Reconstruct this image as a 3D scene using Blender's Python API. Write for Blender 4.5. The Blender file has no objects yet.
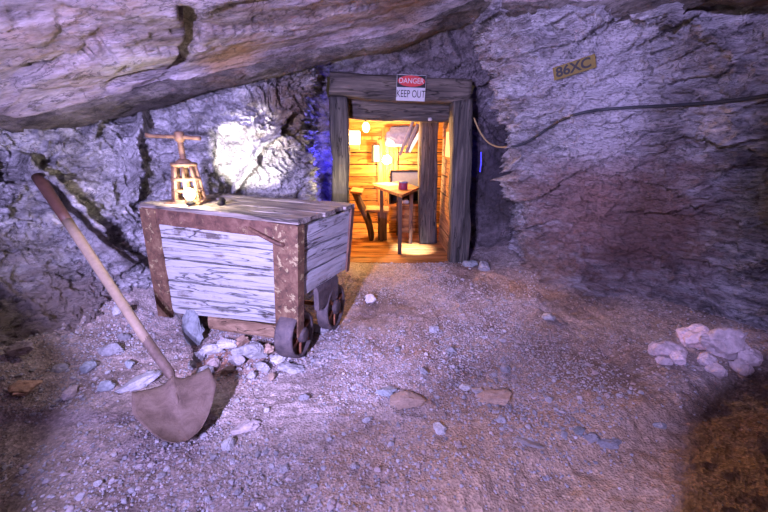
import bpy, bmesh, math, random
import numpy as np
from mathutils import Vector, Matrix
from mathutils.bvhtree import BVHTree

random.seed(7)
C = bpy.context.scene.collection
PITCH = math.radians(17.7); FPX = 370.0; CAMZ = 1.5
CP, SP = math.cos(PITCH), math.sin(PITCH)

def at(px, py, y=None, z=None):
    """world point seen in the photo at (px, py) on the plane of given y or z"""
    xs = (px-384)/FPX; ys = (256-py)/FPX
    d = Vector((xs, CP+ys*SP, -SP+ys*CP))
    t = y/d.y if y is not None else (z-CAMZ)/d.z
    return Vector((d.x*t, d.y*t, CAMZ+d.z*t))

# ------------------------------------------------------------------ noise
def _h(ix, iy, iz, s):
    n = (ix.astype(np.int64)*374761393 + iy.astype(np.int64)*668265263 + iz.astype(np.int64)*2147483647*3 + s*974634777) & 0xFFFFFFFF
    n = ((n ^ (n >> 13))*1274126177) & 0xFFFFFFFF
    n = ((n ^ (n >> 16))*2246822519) & 0xFFFFFFFF
    return ((n ^ (n >> 15)) & 0xFFFFFF)/float(0xFFFFFF)

def vnoise(p, s=0):
    i = np.floor(p); f = p-i; f = f*f*f*(f*(f*6-15)+10); i = i.astype(np.int64)
    r = 0
    for dx in (0, 1):
        wx = f[:, 0] if dx else 1-f[:, 0]
        for dy in (0, 1):
            wy = f[:, 1] if dy else 1-f[:, 1]
            for dz in (0, 1):
                wz = f[:, 2] if dz else 1-f[:, 2]
                r = r + wx*wy*wz*_h(i[:, 0]+dx, i[:, 1]+dy, i[:, 2]+dz, s)
    return r*2-1

def fbm(p, o=4, s=0, g=.5):
    r = 0; a = 1
    for k in range(o):
        r = r + a*vnoise(p*2.03**k + 17.3*k, s+k); a *= g
    return r

def ridged(p, o=4, s=0):
    r = 0; a = 1
    for k in range(o):
        r = r + a*(1-2*np.abs(vnoise(p*2.03**k + 9.1*k, s+k))); a *= .5
    return r

def facet(p, s=0):
    """broken-rock planes: each cell is a tilted plane with its own height"""
    i = np.floor(p).astype(np.int64)
    best = np.full(len(p), 9e9); val = np.zeros(len(p)); second = np.full(len(p), 9e9)
    for dx in (-1, 0, 1):
        for dy in (-1, 0, 1):
            for dz in (-1, 0, 1):
                a, b, c = i[:, 0]+dx, i[:, 1]+dy, i[:, 2]+dz
                fx, fy, fz = a+_h(a, b, c, s+1), b+_h(a, b, c, s+2), c+_h(a, b, c, s+3)
                ex, ey, ez = p[:, 0]-fx, p[:, 1]-fy, p[:, 2]-fz
                d = ex*ex+ey*ey+ez*ez
                v = (ex*(_h(a, b, c, s+4)-.5)+ey*(_h(a, b, c, s+5)-.5)+ez*(_h(a, b, c, s+6)-.5))*1.7+(_h(a, b, c, s+7)-.5)*.8
                m = d < best
                second = np.where(m, best, np.minimum(second, d))
                val = np.where(m, v, val); best = np.where(m, d, best)
    edge = np.sqrt(second)-np.sqrt(best)
    return val - .35*np.exp(-(edge/.09)**2)

def rock_disp(P, seed=0, amp=1.0, strata=(0, 0, 1), sq=2.2, fine=1.0, big=1.0, along=None):
    if along is not None:
        a = np.array(along, float); a /= np.linalg.norm(a); P = P-np.outer(P@a, a)*.62
    n = np.array(strata, float); n /= np.linalg.norm(n)
    q = P + np.outer(P@n, n)*(sq-1)                      # squeeze across the bedding
    w = np.stack([fbm(P*2.2, 3, 31+seed), fbm(P*2.2, 3, 41+seed), fbm(P*2.2, 3, 51+seed)], 1)
    q = q + w*.10
    d = big*(.13*facet(q*1.25, seed) + .075*facet(q*3.1+3, seed+11))
    d = d + fine*(.034*facet(q*7.5+w*.6, seed+21) + .017*facet(q*17+w, seed+31))
    d = d + .05*fbm(P*1.6, 3, seed+3) + fine*.012*ridged(q*11, 4, seed+5)
    return d*amp

# ------------------------------------------------------------------ mesh helpers
def link(ob, parent=None):
    C.objects.link(ob)
    if parent is not None: ob.parent = parent
    return ob

def from_arrays(name, V, F, mat, parent=None, smooth=True, origin=None):
    me = bpy.data.meshes.new(name)
    V = np.asarray(V, float)
    if origin is not None: V = V-np.array(origin)
    me.vertices.add(len(V)); me.vertices.foreach_set('co', V.ravel())
    F = np.asarray(F, np.int32); k = F.shape[1]
    me.loops.add(F.size); me.loops.foreach_set('vertex_index', F.ravel())
    me.polygons.add(len(F)); me.polygons.foreach_set('loop_start', np.arange(0, F.size, k, dtype=np.int32))
    me.update(calc_edges=True); me.validate()
    me.polygons.foreach_set('use_smooth', np.full(len(me.polygons), smooth))
    if mat: me.materials.append(mat)
    ob = bpy.data.objects.new(name, me)
    if origin is not None: ob.location = origin
    return link(ob, parent)

def tag(o, label=None, cat=None, group=None, kind=None):
    if label: o['label'] = label
    if cat: o['category'] = cat
    if group: o['group'] = group
    if kind: o['kind'] = kind
    return o

def empty(name, loc, label, cat, group=None, rz=0):
    o = bpy.data.objects.new(name, None); o.location = loc; o.rotation_euler.z = rz
    o.empty_display_size = .1
    C.objects.link(o); return tag(o, label, cat, group)

def obj(name, bm, mat, parent=None, smooth=False, shift=None, bev=0):
    """bm in parent-local coordinates"""
    if bev:
        bmesh.ops.bevel(bm, geom=list(bm.edges), offset=bev, segments=2, affect='EDGES', profile=.6, clamp_overlap=True)
    bmesh.ops.recalc_face_normals(bm, faces=bm.faces)
    me = bpy.data.meshes.new(name); bm.to_mesh(me); bm.free()
    for p in me.polygons: p.use_smooth = smooth
    if mat: me.materials.append(mat)
    return link(bpy.data.objects.new(name, me), parent)

def NB(): return bmesh.new()

def box(bm, c, s, M=None):
    m = Matrix.Translation(c) @ (M.to_4x4() if M is not None else Matrix.Identity(4)) @ Matrix.Diagonal((*s, 1))
    return bmesh.ops.create_cube(bm, size=1, matrix=m)['verts']

def frame_of(d, up=Vector((0, 0, 1))):
    z = Vector(d).normalized()
    x = up.cross(z)
    if x.length < 1e-3: x = Vector((1, 0, 0))
    x.normalize(); y = z.cross(x)
    return Matrix((x, y, z)).transposed()

def tube(bm, pts, r, n=12, cap=True):
    """swept tube; r scalar or per-point"""
    pts = [Vector(p) for p in pts]; rs = r if hasattr(r, '__len__') else [r]*len(pts)
    rings = []; prev = None
    for i, p in enumerate(pts):
        d = (pts[min(i+1, len(pts)-1)]-pts[max(i-1, 0)]).normalized()
        if prev is None:
            f = frame_of(d); x = f.col[0]
        else:
            x = prev-d*prev.dot(d); x.normalize()
        prev = x; y = d.cross(x)
        rings.append([bm.verts.new(p+(x*math.cos(a)+y*math.sin(a))*rs[i]) for a in [2*math.pi*k/n for k in range(n)]])
    for a, b in zip(rings, rings[1:]):
        for k in range(n): bm.faces.new((a[k], a[(k+1) % n], b[(k+1) % n], b[k]))
    if cap: bm.faces.new(rings[0][::-1]); bm.faces.new(rings[-1])

def lathe(bm, prof, M=Matrix.Identity(4), n=28):
    """prof: list of (r, z) closed along the axis"""
    rings = []
    for r, z in prof:
        rings.append([bm.verts.new(M @ Vector((r*math.cos(2*math.pi*k/n), r*math.sin(2*math.pi*k/n), z))) for k in range(n)])
    for a, b in zip(rings, rings[1:]):
        for k in range(n): bm.faces.new((a[k], a[(k+1) % n], b[(k+1) % n], b[k]))
    bm.faces.new(rings[0][::-1]); bm.faces.new(rings[-1])

def smooth_path(pts, n=8):
    P = [Vector(p) for p in pts]; P = [P[0]*2-P[1]]+P+[P[-1]*2-P[-2]]; out = []
    for i in range(1, len(P)-2):
        for k in range(n):
            t = k/n; a, b, c, d = P[i-1:i+3]
            out.append(.5*((2*b)+(c-a)*t+(2*a-5*b+4*c-d)*t*t+(-a+3*b-3*c+d)*t**3))
    out.append(P[-2]); return out

def rough(ob_or_bm, amp, sc, seed=0):
    bm = ob_or_bm
    V = list(bm.verts); P = np.array([v.co[:] for v in V])
    D = np.stack([fbm(P*sc, 3, seed+k*7) for k in range(3)], 1)*amp
    for v, d in zip(V, D): v.co += Vector(d)

def timber(bm, p0, p1, w, d, seed=0, amp=.012, side=None, seg=26, n=5):
    """hewn square timber from p0 to p1, worn arrises, wavy faces"""
    p0, p1 = Vector(p0), Vector(p1); ax = (p1-p0); L = ax.length; ax.normalize()
    x = (Vector(side) if side is not None else Vector((1, 0, 0))); x = (x-ax*x.dot(ax)).normalized(); y = ax.cross(x)
    prof = []
    for (sx, sy, hor) in ((1, -1, 0), (1, 1, 1), (-1, 1, 0), (-1, -1, 1)):
        for k in range(n):
            t = k/n*2-1
            u, v = ((1, t) if hor == 0 and sx > 0 else (-t, 1) if hor == 1 and sy > 0 else (-1, -t) if hor == 0 else (t, -1))
            r = (abs(u)**7+abs(v)**7)**(1/7)
            prof.append((u/r*1.0, v/r*1.0))
    N = len(prof); V = []
    for i in range(seg+1):
        for (u, v) in prof: V.append(p0+ax*(L*i/seg)+x*(u*w/2)+y*(v*d/2))
    P = np.array([v[:] for v in V])
    q = P - np.outer((P-np.array(p0))@np.array(ax), np.array(ax))*.8
    D = np.stack([fbm(q*9, 3, seed+k*5) for k in range(3)], 1)*amp + np.stack([vnoise(P*2.2, seed+40+k) for k in range(3)], 1)*amp*1.2
    P = P+D
    vs = [bm.verts.new(p) for p in P]
    for i in range(seg):
        for k in range(N):
            bm.faces.new((vs[i*N+k], vs[i*N+(k+1) % N], vs[(i+1)*N+(k+1) % N], vs[(i+1)*N+k]))
    bm.faces.new(vs[:N][::-1]); bm.faces.new(vs[-N:])

# ------------------------------------------------------------------ materials
def mat_new(name):
    m = bpy.data.materials.new(name); m.use_nodes = True
    nt = m.node_tree; nt.nodes.clear()
    o = nt.nodes.new('ShaderNodeOutputMaterial'); b = nt.nodes.new('ShaderNodeBsdfPrincipled')
    nt.links.new(b.outputs[0], o.inputs[0])
    return m, nt, b

class G:
    """small node-graph writer"""
    def __init__(s, nt): s.nt = nt
    def n(s, t, **k):
        x = s.nt.nodes.new(t)
        for a, v in k.items(): setattr(x, a, v)
        return x
    def l(s, a, b): s.nt.links.new(a, b)
    def coord(s, scale=(1, 1, 1), rot=(0, 0, 0), kind='Object'):
        c = s.n('ShaderNodeTexCoord'); m = s.n('ShaderNodeMapping')
        if kind == 'World':
            g = s.n('ShaderNodeNewGeometry'); s.l(g.outputs['Position'], m.inputs[0])
        else: s.l(c.outputs[kind], m.inputs[0])
        m.inputs['Rotation'].default_value = rot
        m2 = s.n('ShaderNodeMapping'); s.l(m.outputs[0], m2.inputs[0]); m2.inputs['Scale'].default_value = scale
        return m2.outputs[0]
    def noise(s, vec, sc, det=6, rough=.6, dist=0):
        x = s.n('ShaderNodeTexNoise'); s.l(vec, x.inputs['Vector'])
        x.inputs['Scale'].default_value = sc; x.inputs['Detail'].default_value = det
        x.inputs['Roughness'].default_value = rough; x.inputs['Distortion'].default_value = dist
        return x.outputs[0]
    def voro(s, vec, sc, feature='F1', out='Distance'):
        x = s.n('ShaderNodeTexVoronoi', feature=feature); s.l(vec, x.inputs['Vector']); x.inputs['Scale'].default_value = sc
        return x.outputs[out]
    def ramp(s, v, stops, interp='LINEAR'):
        r = s.n('ShaderNodeValToRGB'); s.l(v, r.inputs[0]); r.color_ramp.interpolation = interp
        e = r.color_ramp.elements
        while len(e) < len(stops): e.new(.5)
        for k, (p, c) in zip(e, stops):
            k.position = p; k.color = (*c, 1) if hasattr(c, '__len__') else (c, c, c, 1)
        return r.outputs[0]
    def mix(s, f, a, b, mode='MIX'):
        m = s.n('ShaderNodeMix', data_type='RGBA', blend_type=mode)
        for sock, v in ((m.inputs[0], f), (m.inputs[6], a), (m.inputs[7], b)):
            if hasattr(v, 'is_linked') or isinstance(v, bpy.types.NodeSocket): s.l(v, sock)
            else: sock.default_value = (*v, 1) if hasattr(v, '__len__') else v
        return m.outputs[2]
    def math(s, op, a, b=0):
        m = s.n('ShaderNodeMath', operation=op)
        for k, v in enumerate((a, b)):
            if isinstance(v, bpy.types.NodeSocket): s.l(v, m.inputs[k])
            else: m.inputs[k].default_value = v
        return m.outputs[0]
    def bump(s, h, strength, dist, prev=None):
        b = s.n('ShaderNodeBump'); s.l(h, b.inputs['Height']); b.inputs['Strength'].default_value = strength
        b.inputs['Distance'].default_value = dist
        if prev is not None: s.l(prev, b.inputs['Normal'])
        return b.outputs[0]
    def patch(s, centre, radius, noisev, soft=.6):
        """mask of a mineral or painted-shade patch round a world point, broken up by noise"""
        g = s.n('ShaderNodeNewGeometry'); d = s.n('ShaderNodeVectorMath', operation='DISTANCE')
        s.l(g.outputs['Position'], d.inputs[0]); d.inputs[1].default_value = centre
        a = s.math('DIVIDE', d.outputs['Value'], radius)
        a = s.math('ADD', a, s.math('MULTIPLY', s.math('SUBTRACT', noisev, .5), 1.3))
        m = s.n('ShaderNodeMapRange'); s.l(a, m.inputs[0])
        m.inputs[1].default_value = 1; m.inputs[2].default_value = 1-soft; m.inputs[3].default_value = 0; m.inputs[4].default_value = 1
        return m.outputs[0]

def rock_mat(name, light, mid, dark, rust=(.24, .12, .07), rust_amt=.5, patches=(), strata_rot=(0, 0, 0), strata=2.5, bumpd=.02, sx=1):
    m, nt, b = mat_new(name); g = G(nt)
    w = g.coord((sx, 1, strata), strata_rot, 'World'); iso = g.coord(kind='World')
    n1 = g.noise(w, 2.3, 9, .68, .6); n2 = g.noise(w, 11, 8, .7, .4); n3 = g.noise(iso, 1.1, 5, .6)
    col = g.ramp(n1, [(.30, dark), (.44, mid), (.56, light), (.75, tuple(min(1, c*1.15) for c in light))])
    fine = g.ramp(n2, [(.32, .32), (.46, .85), (.56, 1.1), (.72, 1.6)])
    col = g.mix(1, col, fine, 'MULTIPLY')
    rm = g.ramp(n3, [(.5, 0.0), (.68, rust_amt)])
    rm2 = g.math('MULTIPLY', rm, g.ramp(g.noise(w, 6, 6, .7), [(.4, 0.), (.6, 1.)]))
    col = g.mix(rm2, col, rust)
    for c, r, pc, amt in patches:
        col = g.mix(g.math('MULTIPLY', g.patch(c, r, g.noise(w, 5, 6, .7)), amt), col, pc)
    # thin dark mineral seams
    sv = g.math('ABSOLUTE', g.math('SUBTRACT', g.noise(w, 3.4, 6, .62, .9), .5))
    col = g.mix(g.ramp(sv, [(0., .75), (.014, .0)]), col, tuple(c*.35 for c in dark))
    nt.links.new(col, b.inputs['Base Color']); b.inputs['Roughness'].default_value = .82
    b.inputs['Specular IOR Level'].default_value = .35
    bp = g.bump(g.noise(w, 9, 12, .72, .3), 1.0, bumpd*2.2)
    bp = g.bump(g.voro(g.coord((1, 1, strata*.8), strata_rot, 'World'), 26), .8, bumpd*.6, bp)
    bp = g.bump(g.noise(iso, 70, 6, .7), .9, bumpd*.35, bp)
    nt.links.new(bp, b.inputs['Normal'])
    return m

def ground_mat():
    m, nt, b = mat_new('ground_dirt'); g = G(nt); w = g.coord(kind='World')
    n1 = g.noise(w, 1.7, 6, .6, .3); n2 = g.noise(w, 14, 8, .7)
    col = g.ramp(n1, [(.35, (.18, .13, .115)), (.5, (.33, .255, .23)), (.65, (.42, .35, .33))])
    col = g.mix(1, col, g.ramp(n2, [(.3, .6), (.5, 1.), (.72, 1.3)]), 'MULTIPLY')
    nz = g.noise(w, 5, 6, .65)
    for c, r, pc, amt in (((.55, 1.1, 0), 1.0, (.44, .30, .20), .85), ((1.1, 1.35, 0), .95, (.44, .30, .20), .85),
                          ((-1.1, 2.3, 0), .4, (.30, .14, .08), .75), ((1.5, 3.6, .1), .5, (.28, .17, .11), .7),
                          ((.15, 2.4, 0), .35, (.42, .30, .25), .6), ((1.7, 1.3, 0), .7, (.33, .19, .10), .6),
                          ((-1.6, 1.0, 0), .5, (.20, .15, .09), .8)):
        col = g.mix(g.math('MULTIPLY', g.patch(c, r, nz, .8), amt), col, pc)
    sp = g.voro(w, 75, out='Color')
    spk = g.ramp(sp, [(.25, .75), (.6, 1.), (.8, 1.35)])
    col = g.mix(.8, col, spk, 'MULTIPLY')
    nt.links.new(col, b.inputs['Base Color']); b.inputs['Roughness'].default_value = .9
    b.inputs['Specular IOR Level'].default_value = .25
    bp = g.bump(g.noise(w, 18, 10, .7), .8, .02)
    bp = g.bump(g.voro(w, 75), .8, .008, bp)
    nt.links.new(bp, b.inputs['Normal'])
    return m

def stone_mat(name, base=(.5, .46, .47)):
    m, nt, b = mat_new(name); g = G(nt); w = g.coord(kind='World')
    geo = g.n('ShaderNodeNewGeometry'); oi = g.n('ShaderNodeObjectInfo')
    rnd = g.math('FRACT', g.math('ADD', geo.outputs['Random Per Island'], oi.outputs['Random']))
    t = tuple(base)
    col = g.ramp(rnd, [(0, tuple(c*.55 for c in t)), (.35, tuple(c*.85 for c in t)), (.6, t), (.8, (t[0]*1.0, t[1]*.8, t[2]*.7)), (1, tuple(min(1, c*1.35) for c in t))])
    col = g.mix(1, col, g.ramp(g.noise(w, 30, 6, .7), [(.3, .65), (.6, 1.15)]), 'MULTIPLY')
    nt.links.new(col, b.inputs['Base Color']); b.inputs['Roughness'].default_value = .8
    nt.links.new(g.bump(g.noise(w, 45, 8, .7), .6, .008), b.inputs['Normal'])
    return m

def wood_mat(name, c_dark, c_mid, c_light, axis='z', paint=None, paint_amt=.6, sc=1.0, bumpd=.012, kind='Object', rot=(0, 0, 0)):
    m, nt, b = mat_new(name); g = G(nt)
    s = {'x': (.9*sc, 13*sc, 13*sc), 'y': (13*sc, .9*sc, 13*sc), 'z': (13*sc, 13*sc, .9*sc)}[axis]
    v = g.coord(s, rot, kind); iso = g.coord(kind=kind)
    oi = g.n('ShaderNodeObjectInfo'); geo = g.n('ShaderNodeNewGeometry')
    vo = g.n('ShaderNodeVectorMath', operation='ADD'); g.l(v, vo.inputs[0])
    cmb = g.n('ShaderNodeCombineXYZ'); rr = g.math('MULTIPLY', g.math('ADD', oi.outputs['Random'], geo.outputs['Random Per Island']), 37.)
    for k in range(3): g.l(rr, cmb.inputs[k])
    g.l(cmb.outputs[0], vo.inputs[1]); v = vo.outputs[0]
    gr = g.noise(v, 1.2, 9, .68, .7); fine = g.noise(v, 4.5, 8, .75, .2)
    col = g.ramp(gr, [(.32, c_dark), (.47, c_mid), (.66, c_light)])
    if paint:
        pm = g.ramp(g.math('ADD', g.math('MULTIPLY', gr, .6), g.math('MULTIPLY', g.noise(iso, 5, 7, .65), .5)), [(.50-.12*paint_amt, 0.), (.56-.12*paint_amt, 1.)])
        col = g.mix(pm, col, paint)
    col = g.mix(1, col, g.ramp(fine, [(.28, .5), (.45, .95), (.7, 1.15)]), 'MULTIPLY')
    crack = g.ramp(g.noise(v, .8, 4, .5, 1.2), [(.485, 1.), (.497, .12), (.503, .12), (.515, 1.)])
    col = g.mix(.85, col, crack, 'MULTIPLY')
    rj = g.ramp(geo.outputs['Random Per Island'], [(0, .72), (1, 1.2)])
    col = g.mix(1, col, rj, 'MULTIPLY')
    nt.links.new(col, b.inputs['Base Color']); b.inputs['Roughness'].default_value = .75
    b.inputs['Specular IOR Level'].default_value = .3
    bp = g.bump(gr, .8, bumpd); bp = g.bump(fine, .7, bumpd*.4, bp); bp = g.bump(crack, .8, bumpd*.6, bp)
    nt.links.new(bp, b.inputs['Normal'])
    return m

def rust_mat(name, a=(.10, .035, .02), b_=(.27, .10, .05), c=(.42, .22, .10), metal=.35, flakes=None, famt=.0):
    m, nt, b = mat_new(name); g = G(nt); w = g.coord(kind='World')
    col = g.ramp(g.noise(w, 14, 8, .7, .5), [(.3, a), (.5, b_), (.72, c)])
    if flakes:
        fm = g.ramp(g.noise(w, 17, 9, .72, .2), [(.60-famt*.2, 0.), (.63-famt*.2, 1.)])
        col = g.mix(fm, col, flakes)
    nt.links.new(col, b.inputs['Base Color']); b.inputs['Roughness'].default_value = .7
    b.inputs['Metallic'].default_value = metal
    nt.links.new(g.bump(g.noise(w, 60, 8, .7), .6, .006), b.inputs['Normal'])
    return m

def plain(name, col, rough_=.6, metal=0., emit=None, es=0., var=.25, trans=0.):
    m, nt, b = mat_new(name); g = G(nt); w = g.coord(kind='World')
    c = g.mix(var, col, g.ramp(g.noise(w, 25, 6, .65), [(.3, tuple(x*.5 for x in col)), (.7, tuple(min(1, x*1.3) for x in col))]))
    nt.links.new(c, b.inputs['Base Color']); b.inputs['Specular IOR Level'].default_value = .2; b.inputs['Roughness'].default_value = rough_; b.inputs['Metallic'].default_value = metal
    if trans: b.inputs['Transmission Weight'].default_value = trans
    if emit: b.inputs['Emission Color'].default_value = (*emit, 1); b.inputs['Emission Strength'].default_value = es
    return m

A3 = lambda v: tuple(v)
M = {}
M['rock_l'] = rock_mat('rock_left', (.60, .56, .58), (.36, .33, .345), (.10, .085, .09), (.24, .13, .09), .2, strata_rot=(.5, .35, 0), strata=2.4, bumpd=.03,
    patches=[(A3(at(310, 105, y=3.8)), .62, (.17, .11, .07), .95), 
             (A3(at(210, 240, y=3.3)), .35, (.2, .15, .13), .5), (A3(at(100, 330, y=2.5)), .5, (.26, .19, .17), .8), ((-2.25, 2.3, .35), .7, (.25, .185, .165), .85)])
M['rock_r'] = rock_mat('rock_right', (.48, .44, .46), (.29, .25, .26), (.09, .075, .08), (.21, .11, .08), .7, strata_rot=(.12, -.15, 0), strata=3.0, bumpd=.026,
    patches=[(A3(at(715, 190, y=2.5)), .22, (.36, .25, .09), .8), ((1.6, 4.85, 1.1), .95, (.065, .05, .052), .95),  # near-black entry: shade of the recess right of the door, painted in
             (A3(at(545, 280, y=3.9)), .75, (.25, .14, .09), .85), (A3(at(625, 225, y=3.2)), .85, (.24, .12, .10), .8),
             (A3(at(560, 205, y=3.6)), .6, (.25, .13, .11), .7), (A3(at(600, 90, y=3.2)), .7, (.50, .45, .48), .8)])
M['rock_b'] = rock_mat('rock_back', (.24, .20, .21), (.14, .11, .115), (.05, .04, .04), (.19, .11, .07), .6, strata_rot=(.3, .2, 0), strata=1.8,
    patches=[(A3(at(400, 42, y=4.1)), .40, (.20, .12, .06), .7), (A3(at(330, 60, y=4.3)), .3, (.36, .33, .38), .7), ((1.5, 4.8, 1.0), 1.1, (.065, .05, .052), .95), (A3(at(470, 70, y=4.2)), .6, (.08, .06, .065), .8)])  # near-black entries: painted shade of the door recess and the arch above
M['rock_c'] = rock_mat('rock_ceiling', (.33, .275, .285), (.23, .18, .185), (.09, .065, .06), (.28, .16, .09), .7, strata_rot=tuple(Vector((1.9, 1.35, .72)).to_track_quat('X', 'Z').inverted().to_euler()), strata=2.6, bumpd=.014, sx=.45,
    patches=[(A3(at(230, 45, y=3.2)), .32, (.32, .19, .09), .75), (A3(at(415, 8, y=3.5)), .4, (.27, .16, .09), .7), (A3(at(140, 90, y=2.6)), .3, (.50, .46, .48), .6)])
M['ground'] = ground_mat()
M['stone'] = stone_mat('gravel_stone', (.37, .345, .365))
M['stone_pale'] = stone_mat('pale_stone', (.52, .49, .49))
M['stone_dark'] = stone_mat('grey_stone', (.27, .28, .30))
M['stone_rust'] = stone_mat('tan_stone', (.42, .29, .21))
M['stone_pink'] = stone_mat('pink_stone', (.62, .50, .52))
M['cartwood_x'] = wood_mat('painted_boards', (.07, .05, .04), (.30, .25, .21), (.48, .44, .40), 'x', paint=(.74, .73, .72), paint_amt=.85, bumpd=.012)
M['lidwood'] = wood_mat('lid_boards', (.05, .035, .03), (.17, .13, .11), (.34, .29, .26), 'x', bumpd=.014)
M['beamwood'] = wood_mat('old_beam', (.06, .035, .02), (.19, .11, .065), (.33, .21, .13), 'x')
M['timber_v'] = wood_mat('mine_timber_upright', (.018, .014, .013), (.05, .042, .038), (.125, .105, .09), 'z', sc=1.0)
M['timber_h'] = wood_mat('mine_timber_across', (.02, .015, .012), (.065, .05, .042), (.16, .125, .10), 'x', sc=1.0)
M['plank_x'] = wood_mat('orange_planks_across', (.09, .03, .008), (.32, .13, .035), (.50, .24, .075), 'x', sc=.8, bumpd=.006)
M['plank_y'] = wood_mat('orange_planks_deep', (.09, .04, .015), (.28, .14, .06), (.42, .24, .12), 'y', sc=.8, bumpd=.006)
M['plank_z'] = wood_mat('orange_planks_upright', (.09, .03, .008), (.30, .13, .04), (.46, .23, .08), 'z', sc=.8, bumpd=.006)
M['chairwood'] = wood_mat('dark_chair_wood', (.03, .015, .01), (.10, .05, .03), (.2, .11, .06), 'z', bumpd=.004)
M['ashwood'] = plain('shovel_ash', (.27, .195, .135), .6, var=.4)
M['handle_dark'] = plain('shovel_stained', (.095, .045, .035), .5, var=.5)
M['rust'] = rust_mat('rusty_iron')
M['rust_flaky'] = rust_mat('rusty_iron_old_paint', (.05, .028, .02), (.17, .085, .05), (.29, .18, .10), flakes=(.42, .33, .17), famt=.2)
M['rust_band'] = rust_mat('rusty_iron_band', (.05, .025, .02), (.16, .075, .05), (.27, .15, .10), flakes=(.30, .22, .11), famt=-.02)
M['steel'] = rust_mat('worn_shovel_steel', (.09, .055, .045), (.16, .105, .085), (.22, .155, .13), metal=.5)
M['wheel'] = rust_mat('wheel_iron', (.06, .045, .05), (.13, .10, .105), (.2, .15, .14), metal=.5)
M['jack'] = rust_mat('jack_iron', (.09, .045, .03), (.22, .12, .07), (.33, .20, .12), metal=.4)
M['black_cable'] = plain('black_rubber', (.03, .03, .035), .5)
M['yellow_cable'] = plain('yellow_wire', (.30, .21, .10), .6)
M['brass'] = plain('old_plate', (.13, .085, .012), .6)
M['black'] = plain('black_paint', (.015, .012, .012), .6)
M['red'] = plain('red_enamel', (.42, .03, .03), .5)
M['white'] = plain('white_enamel', (.42, .40, .40), .5)
M['paper'] = plain('paper', (.75, .62, .38), .8)
M['greyglass'] = plain('grey_pane', (.22, .24, .26), .25)
M['tarp'] = plain('blue_grey_cloth', (.13, .15, .30), .7, var=.6)
M['strap'] = plain('dark_bar', (.05, .045, .07), .5)
M['brown'] = plain('brown_wood_plain', (.16, .07, .03), .6)
M['maroon'] = plain('maroon_tin', (.22, .03, .06), .4)
M['bulb'] = plain('bulb_glass_lit', (1, .8, .4), .3, emit=(1, .62, .16), es=38, var=0)
M['sconce'] = plain('wall_lamp_lit', (1, .85, .6), .3, emit=(1, .78, .38), es=70, var=0)
M['lantern'] = plain('lantern_lit', (1, .9, .7), .3, emit=(1, .80, .45), es=6.5, var=0)
M['cartbulb'] = plain('work_lamp_lit', (1, .95, .85), .3, emit=(1, .84, .52), es=160, var=0)
M['blueled'] = plain('blue_led_lit', (.1, .1, 1), .3, emit=(.06, .05, 1), es=1.6, var=0)

# ------------------------------------------------------------------ cave sheets
def catmull_grid(net, nu, nv):
    net = np.asarray(net, float)
    def interp(A, n):                      # along axis 0
        A = np.concatenate([2*A[:1]-A[1:2], A, 2*A[-1:]-A[-2:-1]])
        k = len(A)-3
        t = np.linspace(0, k, n); i = np.minimum(t.astype(int), k-1); f = (t-i)
        f = f.reshape((-1,)+(1,)*(A.ndim-1))
        a, b, c, d = A[i], A[i+1], A[i+2], A[i+3]
        return .5*(2*b+(c-a)*f+(2*a-5*b+4*c-d)*f*f+(-a+3*b-3*c+d)*f**3)
    X = interp(net, nu); X = interp(X.transpose(1, 0, 2), nv).transpose(1, 0, 2)
    return X

def carve(P, lines):
    """crevices: (points, width, depth) in world coordinates, returns the depth to take away"""
    out = np.zeros(len(P))
    wob = np.stack([fbm(P*5, 3, 71), fbm(P*5, 3, 72), fbm(P*5, 3, 73)], 1)*.035
    Q = P+wob
    for pts, w, dep in lines:
        d2 = np.full(len(P), 9e9)
        for a, b in zip(pts, pts[1:]):
            a, b = np.array(a), np.array(b); ab = b-a
            t = np.clip(((Q-a)@ab)/(ab@ab), 0, 1)
            d2 = np.minimum(d2, ((Q-a-t[:, None]*ab)**2).sum(1))
        out = np.maximum(out, dep*np.exp(-(d2/(w*w))**1.5))
    return out

def sheet(name, net, nu, nv, mat, seed, flip=False, lines=(), cut=None, soft_foot=False, calm=None, **kw):
    G_ = catmull_grid(net, nu, nv)
    du = np.gradient(G_, axis=0); dv = np.gradient(G_, axis=1)
    N = np.cross(du, dv); N /= np.linalg.norm(N, axis=2, keepdims=True)+1e-9
    if flip: N = -N
    P = G_.reshape(-1, 3); Nf = N.reshape(-1, 3)
    snapped = []
    for pts, w, dep in lines:
        sp_ = []
        for p in pts:
            v = np.array(p)-np.array([0, 0, CAMZ]); v /= np.linalg.norm(v)
            r = P-np.array([0, 0, CAMZ]); t = r@v; e = ((r-t[:, None]*v)**2).sum(1)+np.where(t < .5, 9, 0)+.0002*t
            sp_.append(tuple(P[int(np.argmin(e))]))
        snapped.append((sp_, w, dep))
    d = rock_disp(P, seed, **kw) - carve(P, snapped)
    if calm is not None:
        d2 = np.full(len(P), 9e9)
        for a, b in zip(calm, calm[1:]):
            a, b = np.array(a), np.array(b); ab = b-a; t = np.clip(((P-a)@ab)/(ab@ab), 0, 1)
            d2 = np.minimum(d2, ((P-a-t[:, None]*ab)**2).sum(1))
        d *= 1-.72*np.exp(-d2/.05)
    if soft_foot:
        t = np.clip((P[:, 2]-.1)/.9, 0, 1); d *= .75+.25*t*t*(3-2*t)
    Q = P+Nf*d[:, None]
    idx = np.arange(nu*nv).reshape(nu, nv)
    F = np.stack([idx[:-1, :-1], idx[1:, :-1], idx[1:, 1:], idx[:-1, 1:]], -1).reshape(-1, 4)
    if flip: F = F[:, ::-1]
    if cut is not None:
        keep = ~cut(P)[F].any(axis=1); F = F[keep]
    ob = from_arrays(name, Q, F, mat)
    tag(ob, kind='structure')
    return ob, Q, F

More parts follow.
